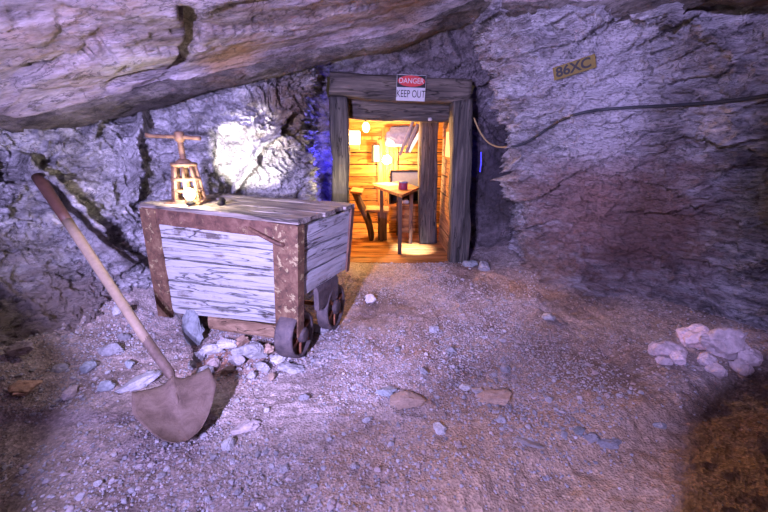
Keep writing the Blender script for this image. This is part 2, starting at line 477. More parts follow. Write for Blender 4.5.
ZR = [-.35, .2, .75, 1.3, 1.8, 2.3, 2.9]
def cols(spec):
    """spec rows: list of per-column [(x,y) at each of ZR]"""
    return [[(x, y, z) for (x, y), z in zip(c, ZR)] for c in spec]

WL = cols([
    [(-2.6, -2.6), (-2.9, -2.6), (-3.0, -2.6), (-3.0, -2.6), (-3.0, -2.6), (-2.8, -2.6), (-2.4, -2.6)],
    [(-2.6, -.8), (-2.9, -.8), (-3.0, -.8), (-3.0, -.8), (-3.0, -.8), (-2.8, -.8), (-2.4, -.8)],
    [(-2.5, .8), (-2.8, .8), (-3.0, .8), (-3.0, .8), (-3.0, .8), (-2.9, .8), (-2.5, .8)],
    [(-2.2, 1.6), (-2.6, 1.75), (-2.9, 1.85), (-3.0, 1.9), (-3.0, 1.9), (-3.0, 1.9), (-2.7, 1.8)],
    [(-1.95, 2.1), (-2.35, 2.35), (-2.6, 2.5), (-2.72, 2.55), (-2.75, 2.6), (-2.75, 2.6), (-2.6, 2.5)],
    [(-1.80, 2.5), (-2.12, 2.8), (-2.3, 2.92), (-2.42, 2.95), (-2.45, 3.0), (-2.45, 3.0), (-2.4, 2.9)],
    [(-1.6, 3.0), (-1.88, 3.2), (-2.0, 3.3), (-2.05, 3.32), (-2.08, 3.38), (-2.1, 3.35), (-2.0, 3.2)],
    [(-1.3, 3.4), (-1.5, 3.6), (-1.6, 3.65), (-1.6, 3.55), (-1.55, 3.55), (-1.5, 3.6), (-1.4, 3.6)],
    [(-.95, 3.6), (-1.05, 3.7), (-1.1, 3.75), (-1.1, 3.68), (-1.1, 3.72), (-1.0, 3.95), (-.9, 3.9)],
    [(-.76, 3.95), (-.80, 3.95), (-.83, 3.95), (-.83, 3.95), (-.82, 4.0), (-.74, 4.25), (-.6, 4.2)],
    [(-.85, 4.4), (-.9, 4.4), (-.92, 4.4), (-.92, 4.4), (-.9, 4.4), (-.8, 4.4), (-.4, 4.2)],
    [(-.85, 5.0), (-.9, 5.0), (-.9, 5.0), (-.9, 5.0), (-.9, 5.0), (-.8, 5.0), (-.4, 5.0)]])
WR = cols([
    [(1.75, 5.1), (1.75, 5.1), (1.7, 5.1), (1.65, 5.1), (1.5, 5.1), (1.3, 5.1), (1.0, 5.0)],
    [(1.75, 4.5), (1.72, 4.5), (1.62, 4.5), (1.55, 4.5), (1.45, 4.5), (1.25, 4.5), (.9, 4.4)],
    [(1.48, 3.55), (1.60, 3.88), (1.5, 3.95), (1.37, 3.9), (1.22, 3.85), (1.02, 3.8), (.7, 3.6)],
    [(1.80, 3.10), (1.97, 3.42), (1.9, 3.58), (1.75, 3.5), (1.55, 3.4), (1.35, 3.3), (1.0, 3.1)],
    [(2.15, 2.65), (2.42, 3.02), (2.36, 3.15), (2.15, 3.1), (1.95, 3.0), (1.7, 2.9), (1.3, 2.7)],
    [(2.6, 2.4), (2.85, 2.5), (2.7, 2.45), (2.45, 2.4), (2.25, 2.4), (2.0, 2.3), (1.5, 2.1)],
    [(2.7, 1.5), (3.0, 1.5), (2.9, 1.5), (2.7, 1.45), (2.5, 1.4), (2.2, 1.4), (1.7, 1.3)],
    [(2.7, 0), (3.0, 0), (2.9, 0), (2.8, 0), (2.6, 0), (2.3, 0), (1.8, 0)],
    [(2.6, -1.5), (2.9, -1.5), (2.8, -1.5), (2.7, -1.5), (2.5, -1.5), (2.2, -1.5), (1.7, -1.5)],
    [(2.5, -2.6), (2.8, -2.6), (2.7, -2.6), (2.6, -2.6), (2.4, -2.6), (2.1, -2.6), (1.6, -2.6)]])
ZR_B = [-.3, .8, 1.6, 2.05, 2.3, 2.6, 3.0]
WB = [[(x, y, z) for y, z in zip(ys, ZR_B)] for x, ys in [
    (-1.3, (4.9, 4.9, 4.9, 4.7, 4.4, 4.0, 3.6)), (-.85, (4.9, 4.9, 4.9, 4.7, 4.35, 4.0, 3.6)),
    (-.4, (4.9, 4.9, 4.9, 4.65, 4.35, 4.05, 3.7)), (.1, (4.9, 4.9, 4.9, 4.7, 4.5, 4.2, 3.8)),
    (.6, (4.9, 4.9, 4.9, 4.75, 4.6, 4.35, 3.9)), (1.05, (4.95, 4.95, 4.95, 4.8, 4.6, 4.3, 3.8)),
    (1.4, (4.95, 5.0, 5.0, 4.9, 4.7, 4.3, 3.8)), (1.75, (4.6, 4.7, 4.8, 4.7, 4.5, 4.2, 3.7)), (2.1, (4.3, 4.4, 4.5, 4.5, 4.4, 4.1, 3.6))]]

L_ = lambda *p: [tuple(at(px, py, y=y)) for px, py, y in p]
wall_left, QL, FL = sheet('wall_left', WL, 620, 260, M['rock_l'], 3, flip=True, soft_foot=True, strata=(.35, -.2, 1), sq=1.7, big=.66, fine=1.5, lines=[
    (L_((138, 98, 3.3), (146, 120, 3.3), (134, 150, 3.3), (140, 175, 3.3), (132, 200, 3.2)), .045, .26),
    (L_((95, 110, 3.1), (92, 135, 3.05)), .035, .18),
    (L_((25, 165, 2.6), (58, 190, 2.75), (75, 220, 2.8), (100, 245, 2.9), (125, 262, 3.0)), .05, .26),
    (L_((280, 120, 3.7), (262, 150, 3.65), (245, 170, 3.6), (235, 190, 3.6)), .035, .22)])
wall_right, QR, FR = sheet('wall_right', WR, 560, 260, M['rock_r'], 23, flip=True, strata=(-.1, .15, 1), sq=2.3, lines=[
    (L_((659, 226, 2.9), (668, 245, 2.9), (678, 268, 2.9)), .022, .16),
    (L_((585, 205, 3.4), (583, 250, 3.4), (590, 280, 3.4)), .025, .10),
    (L_((640, 60, 3.0), (662, 48, 2.9), (690, 40, 2.8), (712, 28, 2.7)), .015, .06),
    (L_((500, 10, 3.6), (560, 12, 3.4), (640, 8, 3.0), (700, 0, 2.7)), .03, .12)])
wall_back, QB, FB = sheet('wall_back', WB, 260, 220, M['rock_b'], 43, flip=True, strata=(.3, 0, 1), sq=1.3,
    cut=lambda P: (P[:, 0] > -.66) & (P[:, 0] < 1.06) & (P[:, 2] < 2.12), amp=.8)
lip = [at(-260, 150, y=1.3), at(-90, 134, y=1.95), at(0, 118, y=2.35), at(90, 100, y=2.72), at(180, 80, y=3.08), at(255, 64, y=3.4), at(330, 46, y=3.7),
       at(400, 31, y=3.8), at(465, 6, y=3.7), at(530, 0, y=3.3), at(610, 2, y=2.9), at(700, -8, y=2.45), at(790, -28, y=1.95), at(960, -60, y=1.2)]
lip[0].x = -3.2; lip[-1].x = 2.6; lip[0].z = 1.9; lip[1].z = 1.68
CE = []
for i, p in enumerate(lip):
    yl = p.y; h = 2.45
    row = [p+Vector((0, .9, .42)), p+Vector((0, .42, .26)), p+Vector((0, .16, .10)), p+Vector((0, .05, .02)), p, p+Vector((0, -.03, .03)), p+Vector((0, -.14, .09)),
           Vector((p.x*.97, yl*.72, p.z+(h-p.z)*.33)), Vector((p.x*.92, yl*.35, p.z+(h-p.z)*.75)),
           Vector((p.x*.9, -.6, h+.1)), Vector((p.x*.9, -2.6, h))]
    CE.append([tuple(v) for v in row])
ceiling, QC, FC = sheet('ceiling', CE, 460, 300, M['rock_c'], 63, strata=(-.25, -.4, .9), sq=1.6, amp=.62, fine=.7, big=.8, calm=lip, along=(1.9, 1.35, .72), lines=[
    (L_((150, 96, 2.75), (165, 78, 2.75), (180, 60, 2.7), (190, 30, 2.6), (187, 8, 2.5)), .045, .20),
    (L_((108, 88, 2.5), (135, 75, 2.5), (165, 70, 2.6)), .03, .14),
    (L_((80, 75, 2.3), (120, 58, 2.3), (104, 40, 2.2)), .02, .09),
    (L_((200, 10, 2.6), (280, 8, 2.9), (360, 0, 3.1)), .025, .10)])

seam = []
for i, p in enumerate(lip):
    th = min(1, .25+i*.15) if i < 8 else .35
    seam.append([tuple(p+Vector((0, dy, dz*(th if dz < 0 else 1)))) for dy, dz in ((.30, .16), (.04, .03), (.03, -.03), (.06, -.05), (.22, -.06), (.5, -.03))])
M['rock_s'] = rock_mat('rock_dark_layer', (.17, .14, .13), (.10, .08, .07), (.04, .03, .03), strata_rot=(0, .2, 0), strata=3)
sheet('trim_1', seam, 400, 40, M['rock_s'], 77, strata=(0, 0, 1), amp=.24, fine=1, along=(1.9, 1.35, .72))
bpy.data.objects['trim_1'].name = 'ceiling_layer'

# ground
PATH = [(-2.8, -2.6), (-2.75, 1.4), (-2.35, 2.3), (-2.05, 3.1), (-1.2, 3.6), (-.76, 3.95), (-.76, 5.2)]
PATHR = [(1.7, 5.2), (1.62, 4.0), (1.95, 3.55), (2.4, 3.05), (2.65, 2.4), (2.8, 1.5), (2.8, -2.6)]
def dist_line(X, Y, line):
    d = np.full(X.shape, 9e9)
    for (ax, ay), (bx, by) in zip(line, line[1:]):
        vx, vy = bx-ax, by-ay; t = np.clip(((X-ax)*vx+(Y-ay)*vy)/(vx*vx+vy*vy), 0, 1)
        d = np.minimum(d, np.hypot(X-ax-t*vx, Y-ay-t*vy))
    return d
def ground_z(X, Y):
    X = np.asarray(X, float); Y = np.asarray(Y, float); sh = X.shape
    P = np.stack([X.ravel(), Y.ravel(), np.zeros(X.size)], 1)
    dl = dist_line(X, Y, PATH); dr = dist_line(X, Y, PATHR)
    z = .26*np.exp(-(dl/.28)**1.3) + .14*np.exp(-(dr/.30)**1.3)
    z += .06*np.exp(-((X-2.3)**2+(Y-2.3)**2)/.30)+.07*np.exp(-((X+1.15)**2+(Y-2.75)**2)/.12)
    flat = 1-np.exp(-((X-.2)**2/1.2+(Y-4.45)**2/.10))*.9
    nz = (.035*fbm(P*1.3, 3, 5)+.014*fbm(P*5, 4, 6)+.007*ridged(P*16, 3, 9)).reshape(sh)
    z = (z+nz)*flat
    z += .035*np.tanh(((Y-1.3)-(X-.6)*.42+.06*fbm(P*4, 3, 12).reshape(sh))*14)*np.clip((X-.1)*2, 0, 1)*np.clip((2.4-X)*2, 0, 1)*np.exp(-((Y-1.3-(X-.6)*.42)/.5)**2)
    return z-.01
gx = np.linspace(-3.2, 3.4, 520); gy = np.linspace(-2.6, 5.1, 620)
GX, GY = np.meshgrid(gx, gy, indexing='ij'); GZ = ground_z(GX, GY)
near = (GY > 4.42) & (GX > -.7) & (GX < 1.1); GZ = np.where(near, np.minimum(GZ, -.02), GZ)
idx = np.arange(GX.size).reshape(GX.shape)
FG = np.stack([idx[:-1, :-1], idx[1:, :-1], idx[1:, 1:], idx[:-1, 1:]], -1).reshape(-1, 4)
QG = np.stack([GX, GY, GZ], -1).reshape(-1, 3)
floor = tag(from_arrays('floor', QG, FG, M['ground']), kind='structure')

def gz(x, y): return float(ground_z(np.array([x]), np.array([y]))[0])
bvh_r = BVHTree.FromPolygons([Vector(v) for v in QR], [tuple(f) for f in FR.tolist()])
bvh_l = BVHTree.FromPolygons([Vector(v) for v in QL], [tuple(f) for f in FL.tolist()])

# ------------------------------------------------------------------ stones
def stone_proto(seed, sub=2):
    bm = bmesh.new(); bmesh.ops.create_icosphere(bm, subdivisions=sub, radius=1)
    rs = random.Random(seed)
    planes = [(Vector((rs.gauss(0, 1), rs.gauss(0, 1), rs.gauss(0, 1))).normalized(), rs.uniform(.55, .9)) for _ in range(9)]
    for v in bm.verts:
        for n, d in planes:
            k = v.co.dot(n)
            if k > d: v.co -= n*(k-d)
    s = (rs.uniform(.85, 1.2), rs.uniform(.75, 1.05), rs.uniform(.5, .8))
    V = np.array([(v.co.x*s[0], v.co.y*s[1], v.co.z*s[2]) for v in bm.verts])
    F = np.array([[v.index for v in f.verts] for f in bm.faces]); bm.free()
    return V, F

def scatter(name, n, rng, density, rlo, rhi, power, label, mat, sub=1, cat='gravel'):
    protos = [stone_proto(100+k, sub) for k in range(10)]
    Vs, Fs, off = [], [], 0; k = 0
    rnd = np.random.default_rng(rng)
    while k < n:
        m = 4000
        x = rnd.uniform(-2.7, 2.8, m); y = rnd.uniform(.6, 4.45, m)
        keep = rnd.uniform(0, 1, m) < density(x, y)
        x, y = x[keep], y[keep]; z = ground_z(x, y)
        for X, Y, Z in zip(x, y, z):
            r = rlo+(rhi-rlo)*rnd.uniform()**power
            V, F = protos[rnd.integers(10)]
            a = rnd.uniform(0, 6.283); t = rnd.normal(0, .35)
            R = np.array(Matrix.Rotation(a, 3, 'Z') @ Matrix.Rotation(t, 3, 'X'))
            Vs.append(V@R.T*r+np.array([X, Y, Z+r*.22])); Fs.append(F+off); off += len(V)
            k += 1
            if k >= n: break
    return tag(from_arrays(name, np.concatenate(Vs), np.concatenate(Fs), mat, smooth=False), label, cat, kind='stuff')

def dens(x, y):
    P = np.stack([x, y, x*0], 1)
    n = fbm(P*2.0, 3, 88)
    d = np.clip(.55+n*.9, .04, 1)
    sand = 1/(1+np.exp(-((y-1.3)-(x-.6)*.42)*14))               # bare sand in front of the little bank
    d = d*np.where(x > .0, np.maximum(sand, .05), 1)
    d = d*np.where(x > 1.55, .35, 1)
    d = d*np.where((np.abs(x-.15) < .25) & (y > 1.7) & (y < 3.4), .55, 1)
    return d*np.clip(1.25-.12*y, .4, 1)
scatter('gravel', 30000, 5, dens, .004, .011, 1.6, 'small angular grey gravel strewn over the tunnel floor', M['stone'])
def dens2(x, y): return dens(x, y)**1.6
g2 = scatter('rubble', 1500, 9, dens2, .010, .022, 2.5, 'loose walnut-sized broken rock lying among the gravel', M['stone'], sub=2, cat='rubble')

def stone(px, py, rpx, label, mat='stone_pale', seed=1, sc=(1, 1, .75), rz=0, name='rock', group=None, z=None, sink=.3, loc=None):
    p = loc if loc is not None else at(px, py, z=z if z is not None else 0.02)
    if loc is None:
        for _ in range(6):
            p = at(px, py, z=gz(p.x, p.y)+.01) if z is None else p
    depth = p.y*CP+(CAMZ-p.z)*SP; r = rpx/FPX*depth
    V, F = stone_proto(seed, 4)
    n = fbm(V*2.5+seed, 3, seed)+1.1*facet(V*1.6+seed*3.1, seed); V = V*(1+.13*n[:, None])*np.array([1, 1, 1.3])*np.array(sc)*r*1.15
    ob = from_arrays(name, V, F, M[mat], smooth=False)
    ob.location = (p.x, p.y, p.z+r*sc[2]*(.55-sink)); ob.rotation_euler = (random.uniform(-.2, .2), random.uniform(-.2, .2), rz)
    tag(ob, label, 'rock', group); return ob

stone(228, 446, 8, 'smooth whitish egg-shaped stone just right of the shovel blade', 'stone_pale', 3, (.85, 1.2, .8))
stone(246, 428, 10, 'flat grey-pink stone above the white egg-shaped stone', 'stone', 4, (1.2, .8, .4))
stone(440, 429, 6, 'small pale rounded stone lying alone on the path', 'stone_pale', 5)
stone(252, 355, 12, 'pale chunk of rock under the middle of the cart', 'stone_pale', 6, (1.2, .9, .8), sink=.1)
stone(227, 347, 9, 'bluish white rock under the cart beam, left of the pale chunk', 'stone_pale', 17, (1.1, .9, .7), sink=.1)
stone(196, 340, 17, 'upright dark grey slab of rock under the left side of the cart', 'stone_dark', 7, (.62, .4, 1.25), sink=-.1)
stone(292, 369, 10, 'flat pale stone on the ground at the foot of the cart wheel', 'stone_pale', 8, (1.2, .9, .45))
stone(140, 382, 17, 'broad flat bluish stone left of the shovel socket', 'stone', 9, (1.2, .9, .3), .4)
stone(30, 388, 13, 'round tan boulder half buried at the left edge', 'stone_rust', 10, (1.1, 1, .5))
stone(386, 392, 8, 'dark grey stone sunk in the middle of the path', 'stone_dark', 11, (1.1, .8, .4))
stone(405, 402, 15, 'broad tan rock worn flat in the middle of the path', 'stone_rust', 12, (1.4, .8, .28))
stone(494, 398, 12, 'tan flat rock sunk in the path near the little bank', 'stone_rust', 13, (1.4, .8, .28))
stone(465, 388, 5, 'small pale rounded stone in the thickest gravel', 'stone_pale', 14)
stone(478, 392, 5, 'grey pebble beside the tan flat rock near the bank', 'stone', 25)
stone(593, 439, 7, 'left one of the grey stones at the edge of the sand', 'stone', 15, (1.1, .8, .7))
stone(609, 444, 8, 'larger grey stone at the edge of the sand beside a smaller one', 'stone', 16, (1.3, .8, .6))
stone(580, 432, 5, 'small dark chip behind the grey stones at the sand edge', 'stone_dark', 26)
stone(525, 442, 9, 'long dark flake of rock on the bank above the sand', 'stone_dark', 18, (1.6, .5, .3), -.7)
stone(660, 426, 5, 'small dark stone near the edge of the deep shadow', 'stone_dark', 19)
stone(549, 318, 7, 'pale stone at the end of the gravel by the right rock nose', 'stone_pale', 20)
stone(690, 345, 15, 'largest pink-white rock in the shaded pile on the right', 'stone_pink', 21, (1.1, .8, 1.15), sink=.0)
stone(668, 354, 11, 'pink rock on the left of the shaded pile', 'stone_pink', 22, (1.2, .8, 1.15), sink=.0)
stone(722, 354, 17, 'wide pinkish rock in the shaded pile behind the deep shadow', 'stone_pink', 23, (1.4, .8, 1.15), sink=.0)
stone(748, 362, 10, 'rightmost pinkish rock of the shaded pile', 'stone_pink', 27, (1.2, .8, 1.15), sink=.0)
for k, (px, py, r) in enumerate([(655, 352, 6), (678, 362, 7), (705, 364, 8), (735, 350, 7), (700, 348, 6), (740, 372, 7), (664, 364, 5), (715, 374, 6)]):
    stone(px, py, r, 'lump of pinkish rock among the shaded pile on the right', 'stone_pink', 110+k, (1.1, .9, 1.1), random.uniform(0, 3), group='small lumps of the shaded pile', sink=.0)
stone(370, 300, 5, 'pale stone beside the cart wheel track on the path', 'stone_pale', 24)
stone(98, 484, 4, 'tiny white pebble alone at the bottom left', 'stone_pale', 28)
stone(320, 330, 7, 'grey stone against the rear cart wheel', 'stone', 29)
stone(205, 372, 8, 'grey stone between the shovel and the cart', 'stone', 30)
stone(470, 265, 6, 'dark rubble stone at the foot of the right door post', 'stone_dark', 31)
stone(484, 268, 7, 'grey rubble stone right of the door post foot', 'stone', 32)
for k, (px, py, r) in enumerate([(212, 352, 9), (236, 362, 8), (268, 352, 9), (262, 368, 7), (215, 366, 7), (240, 344, 8), (278, 360, 6), (200, 358, 7), (228, 372, 6), (252, 376, 5), (192, 366, 6), (272, 378, 5)]):
    stone(px, py, r, 'lump of broken rock in the heap under the front of the cart', ['stone_pale', 'stone', 'stone_rust'][k % 3], 70+k, (1.1, .9, .8), random.uniform(0, 3), group='broken rock heaped under the cart', sink=.15)
for k, (px, py, r) in enumerate([(75, 345, 9), (98, 330, 7), (60, 372, 8), (112, 352, 8), (88, 368, 6), (125, 338, 6), (45, 355, 7), (105, 388, 7), (70, 395, 6), (20, 350, 8), (130, 365, 5), (85, 315, 7), (118, 312, 6)]):
    stone(px, py, r, 'lump of rough rock on the rubble slope behind the shovel handle', ['stone', 'stone_dark', 'stone'][k % 3], 140+k, (1.2, .9, .9), random.uniform(0, 3), group='rubble on the slope behind the shovel', sink=.25)
for k, (px, py) in enumerate([(300, 398), (330, 440), (352, 466), (280, 470), (265, 410), (318, 486), (450, 350), (430, 330), (505, 340), (420, 372), (395, 350), (365, 420), (500, 420), (460, 445), (240, 492), (205, 500), (150, 465), (510, 370), (545, 400), (380, 470)]):
    stone(px+random.uniform(-4, 4), py, random.uniform(3, 4.5), 'grey pebble, a little larger than the gravel around it', 'stone', 40+k, group='larger grey pebbles on the path', name='pebble')

# ------------------------------------------------------------------ the ore cart (corners measured; it has settled out of square)
TFL, TFR, TBR, TBL = Vector((-1.72, 2.62, 1.03)), Vector((-.545, 2.27, .98)), Vector((-.253, 2.90, .98)), Vector((-1.43, 3.22, 1.01))
BFL, BFR, BBR, BBL = Vector((-1.74, 2.62, .20)), Vector((-.60, 2.30, .25)), Vector((-.31, 2.90, .46)), Vector((-1.45, 3.2, .40))
BFRs = Vector((-.575, 2.29, .46))
cart = empty('ore_cart', (-1.0, 2.75, 0), 'old wooden ore cart with whitewashed boards and rusty iron corners, beside the door', 'mine cart')
co = Vector(cart.location)
def quad_slab(bm, a, b, c, d, th, inward, u0, u1, v0, v1, nu=16, nv=4, seed=0, amp=.004):
    """board on the quad a(u0v0) b(u1v0) c(u1v1) d(u0v1); u along, v up; thickness along -inward"""
    def q(u, v): return (a*(1-u)+b*u)*(1-v)+(d*(1-u)+c*u)*v
    inward = Vector(inward).normalized()
    fr, bk = {}, {}
    for i in range(nu+1):
        for j in range(nv+1):
            u = u0+(u1-u0)*i/nu; v = v0+(v1-v0)*j/nv
            p = q(u, v); P = np.array([[p.x*4, p.y*4, p.z*14]])
            w = float(fbm(P, 3, seed)[0])*amp
            ed = .004 if j in (0, nv) else 0
            e2 = float(vnoise(np.array([[p.x*9+seed, p.y*9, v0*31.]]), seed)[0])*.004 if j in (0, nv) else 0
            fr[i, j] = bm.verts.new(p-co+inward*(ed+w)+Vector((0, 0, e2)))
            bk[i, j] = bm.verts.new(p-co+inward*th+Vector((0, 0, e2)))
    for i in range(nu):
        for j in range(nv):
            bm.faces.new((fr[i, j], fr[i+1, j], fr[i+1, j+1], fr[i, j+1])); bm.faces.new((bk[i, j], bk[i, j+1], bk[i+1, j+1], bk[i+1, j]))
    for i in range(nu):
        bm.faces.new((fr[i, 0], bk[i, 0], bk[i+1, 0], fr[i+1, 0])); bm.faces.new((fr[i, nv], fr[i+1, nv], bk[i+1, nv], bk[i, nv]))
    for j in range(nv):
        bm.faces.new((fr[0, j], fr[0, j+1], bk[0, j+1], bk[0, j])); bm.faces.new((fr[nu, j], bk[nu, j], bk[nu, j+1], fr[nu, j+1]))

inF = Vector((.29, .63, 0)); inS = Vector((-1.175, .35, 0))
angF = math.atan2(2.27-2.62, -.545+1.72); angS = math.atan2(.63, .29)
cartF = wood_mat('whitewashed_boards_front', (.035, .025, .022), (.19, .16, .14), (.32, .29, .27), 'x', paint=(.34, .325, .32), paint_amt=.55, bumpd=.014, rot=(0, 0, -angF))
cartS = wood_mat('whitewashed_boards_side', (.03, .022, .02), (.17, .145, .13), (.28, .26, .25), 'x', paint=(.38, .36, .37), paint_amt=.55, bumpd=.014, rot=(0, 0, -angS))
lidM = wood_mat('grey_lid_boards', (.045, .035, .03), (.20, .16, .135), (.38, .33, .29), 'x', bumpd=.014, rot=(0, 0, -angF))
vs = [0, .17, .335, .55, .74, .885, .97]
for k in range(len(vs)-1):
    bm = NB(); quad_slab(bm, BFL, BFR, TFR, TFL, .035, inF, .01, .99, vs[k]+.010, vs[k+1]-.006, 30, 4, k*3)
    obj('front_board', bm, cartF, cart)
vs = [0, .30, .62, .97]
for k in range(len(vs)-1):
    bm = NB(); quad_slab(bm, BFRs, BBR, TBR, TFR, .035, inS, .01, .99, vs[k]+.012, vs[k+1]-.012, 20, 4, 30+k*3, .006)
    obj('side_board', bm, cartS, cart)
for k in range(3):
    bm = NB(); quad_slab(bm, BBL, BBR, TBR, TBL, .03, -inF, .01, .99, .33*k, .33*k+.32, 10, 2, 50+k); obj('back_board', bm, lidM, cart)
    bm = NB(); quad_slab(bm, BFL, BBL, TBL, TFL, .03, -inS, .01, .99, .33*k, .33*k+.32, 10, 2, 60+k); obj('left_board', bm, lidM, cart)
# lid planks, laid on top along the front
up = Vector((0, 0, -.035))
e = Vector((0, 0, .034))
o1 = -inF.normalized()*.012
nl = 5
for k in range(nl):
    bm = NB(); quad_slab(bm, TFL+e+o1, TFR+e+o1, TBR+e, TBL+e, .034, (0, 0, -1), -.012+.006*math.sin(k*2.1), 1.012+.010*math.sin(k*3.7), k/nl+.006, (k+1)/nl-.006, 30, 3, 80+k*5, .006)
    obj('lid_board', bm, lidM, cart)
# iron: top band, corner angles, with rivets
def rivets(bm, pts, n, r=.009):
    for p in pts:
        bmesh.ops.create_uvsphere(bm, u_segments=10, v_segments=6, radius=r, matrix=Matrix.Translation(p-co))
def lerp(a, b, t): return a*(1-t)+b*t
bm = NB(); quad_slab(bm, BFL, BFR, TFR, TFL, .012, -inF, 0, 1, .865, 1.0, 40, 4, 5, .003)
rivets(bm, [lerp(lerp(BFL, TFL, .93), lerp(BFR, TFR, .93), t)-inF.normalized()*.012 for t in (.13, .3, .5, .7, .86)], 0)
obj('top_band', bm, M['rust_band'], cart)
bm = NB(); quad_slab(bm, BFL, BFR, TFR, TFL, .018, -inF, -.012, .10, -.03, .99, 4, 24, 7, .004)
quad_slab(bm, BFL, BBL, TBL, TFL, .018, inS, -.02, .12, -.03, .99, 4, 24, 7, .004)
rivets(bm, [lerp(lerp(BFL, BFR, .06), lerp(TFL, TFR, .06), t)-inF.normalized()*.018 for t in (.05, .22, .4, .58, .76, .93)], 0)
obj('corner_iron', bm, M['rust_flaky'], cart)
bm = NB(); quad_slab(bm, BFL, BFR, TFR, TFL, .018, -inF, .865, 1.012, -.05, .995, 4, 24, 9, .004)
quad_slab(bm, lerp(BFR, TFR, -.0), lerp(BBR, TBR, -.0), TBR, TFR, .018, -inS, -.03, .07, -.1, .995, 4, 24, 11, .004)
rivets(bm, [lerp(lerp(BFL, BFR, .94), lerp(TFL, TFR, .94), t)-inF.normalized()*.018 for t in (.05, .22, .4, .58, .76, .93)], 0)
obj('corner_iron', bm, M['rust_flaky'], cart)
bm = NB(); quad_slab(bm, BFRs, BBR, TBR, TFR, .016, -inS, .955, 1.02, -.03, .99, 3, 14, 13, .003)
obj('corner_iron', bm, M['rust_band'], cart)
# handle rod on the band
pa, pb = at(250, 228, y=2.36), at(282, 244, y=2.29)
bm = NB(); tube(bm, [p-co for p in smooth_path([pa+Vector((0, .06, 0)), pa+Vector((0, -.005, -.002)), lerp(pa, pb, .5)+Vector((0, -.03, 0)), pb+Vector((0, -.02, 0)), pb+Vector((.01, .05, 0))], 6)], .013, 10)
obj('handle', bm, M['rust_band'], cart, True)
# under-frame beams, axles, wheels
bm = NB(); timber(bm, Vector((-1.32, 2.62, .15))-co, Vector((-.64, 2.43, .13))-co, .10, .19, 5, side=(0, 0.3, 1), amp=.01)
obj('bolster', bm, M['beamwood'], cart)
bm = NB(); timber(bm, Vector((-1.60, 3.0, .42))-co, Vector((-.45, 2.74, .42))-co, .09, .1, 6, side=(0, 0.3, 1))
obj('bolster', bm, M['beamwood'], cart)
for s, (a, b) in enumerate([((-.76, 2.46, .36), (-.50, 2.95, .40)), ((-1.45, 2.72, .34), (-1.25, 3.15, .38))]):
    bm = NB(); timber(bm, Vector(a)-co, Vector(b)-co, .07, .09, 15+s, side=(0, 0, 1)); obj('side_sill', bm, M['beamwood'], cart)
axd = Vector((1.14, -.32, 0)).normalized()
def wheel(c, r, name='wheel', wid=.085):
    Mx = Matrix.Translation(Vector(c)-co) @ frame_of(axd).to_4x4()
    bm = NB(); w = wid/2
    lathe(bm, [(r*.2, -w), (r*.78, -w), (r*.82, -w), (r*.98, -w), (r, -w*.8), (r*.985, w*.55), (r*.96, w), (r*.84, w*1.0), (r*.80, w*.45), (r*.35, w*.35), (r*.30, w*1.3), (r*.14, w*1.35)], Mx, 40)
    o = obj(name, bm, M['wheel'], cart, True)
    bm = NB()
    for k in range(6):
        a = k*math.pi/3+.3
        box(bm, Mx @ Vector((math.cos(a)*r*.57, math.sin(a)*r*.57, w*.5)), (r*.5, r*.13, w*.7), (Mx.to_3x3() @ Matrix.Rotation(a, 3, 'Z')))
    obj('spokes', bm, M['rust'], o, bev=.003)
    return o
wheel((-.64, 2.36, .165), .172, wid=.13)
wheel((-.43, 2.76, .19), .19, wid=.09)
wheel((-1.45, 2.80, .155), .15, wid=.06)
for a, b in (((-1.5, 2.72, .155), (-.60, 2.34, .165)), ((-1.2, 3.0, .19), (-.39, 2.75, .19))):
    bm = NB(); tube(bm, [Vector(a)-co, Vector(b)-co], .018, 14); obj('axle', bm, M['rust'], cart, True)
bm = NB(); quad_slab(bm, BFRs-Vector((0, 0, .18))+Vector((.09, .19, 0)), BBR-Vector((0, 0, .2))-Vector((.06, .13, 0)), BBR-Vector((.06, .13, 0)), BFRs+Vector((.09, .19, 0)), .03, inS, 0, 1, 0, 1, 10, 6, 90, .008)
obj('axle_guard', bm, M['wheel'], cart)

# ------------------------------------------------------------------ screw jack on the cart
jb = at(190, 203, z=1.045); jb = Vector((jb.x, jb.y-.0, 1.048))
dj = jb.y*CP+(CAMZ-jb.z)*SP; px = dj/FPX
jack = empty('screw_jack', jb, 'rusty cast iron screw jack with T-handle standing on the cart', 'jack', rz=0)
H = 38*px; W0, W1 = 15*px, 11*px
bm = NB()
box(bm, (-.01, 0, .008), (W0*2.3, W0*1.7, .016))
obj('foot_plate', bm, M['jack'], jack, bev=.003)
bm = NB()
def leg(bm, x0, y0, x1, y1, z0, z1, r=.012):
    tube(bm, [(x0, y0, z0), ((x0+x1)/2*1.02, (y0+y1)/2, (z0+z1)/2), (x1, y1, z1)], [r*1.2, r, r], 8)
for k in range(8):
    a = k*math.pi/4+.2
    leg(bm, math.cos(a)*W0, math.sin(a)*W0*.75, math.cos(a)*W1*.9, math.sin(a)*W1*.7, .014, H)
for z, s in ((.02, 1.0), (H*.33, .97), (H*.62, .93), (H*.98, .88)):
    pts = [(math.cos(t)*W0*s*(1-.18*z/H), math.sin(t)*W0*.75*s*(1-.15*z/H), z) for t in [2*math.pi*k/20 for k in range(21)]]
    tube(bm, pts, .013, 8, False)
obj('cage', bm, M['jack'], jack, True)
bm = NB(); lathe(bm, [(.035, H*.9), (.05, H*.92), (.052, H*1.04), (.034, H*1.1), (.02, H*1.12)]); obj('collar', bm, M['jack'], jack, True)
bm = NB()
tube(bm, [(0, 0, H*.25), (0, 0, H*1.0)], .02, 14)
hz = 62*px
prof = []
z = H*1.0
while z < hz: prof += [(.017, z), (.022, z+.005), (.022, z+.009)]; z += .014
lathe(bm, prof, n=16); obj('screw', bm, M['jack'], jack, True)
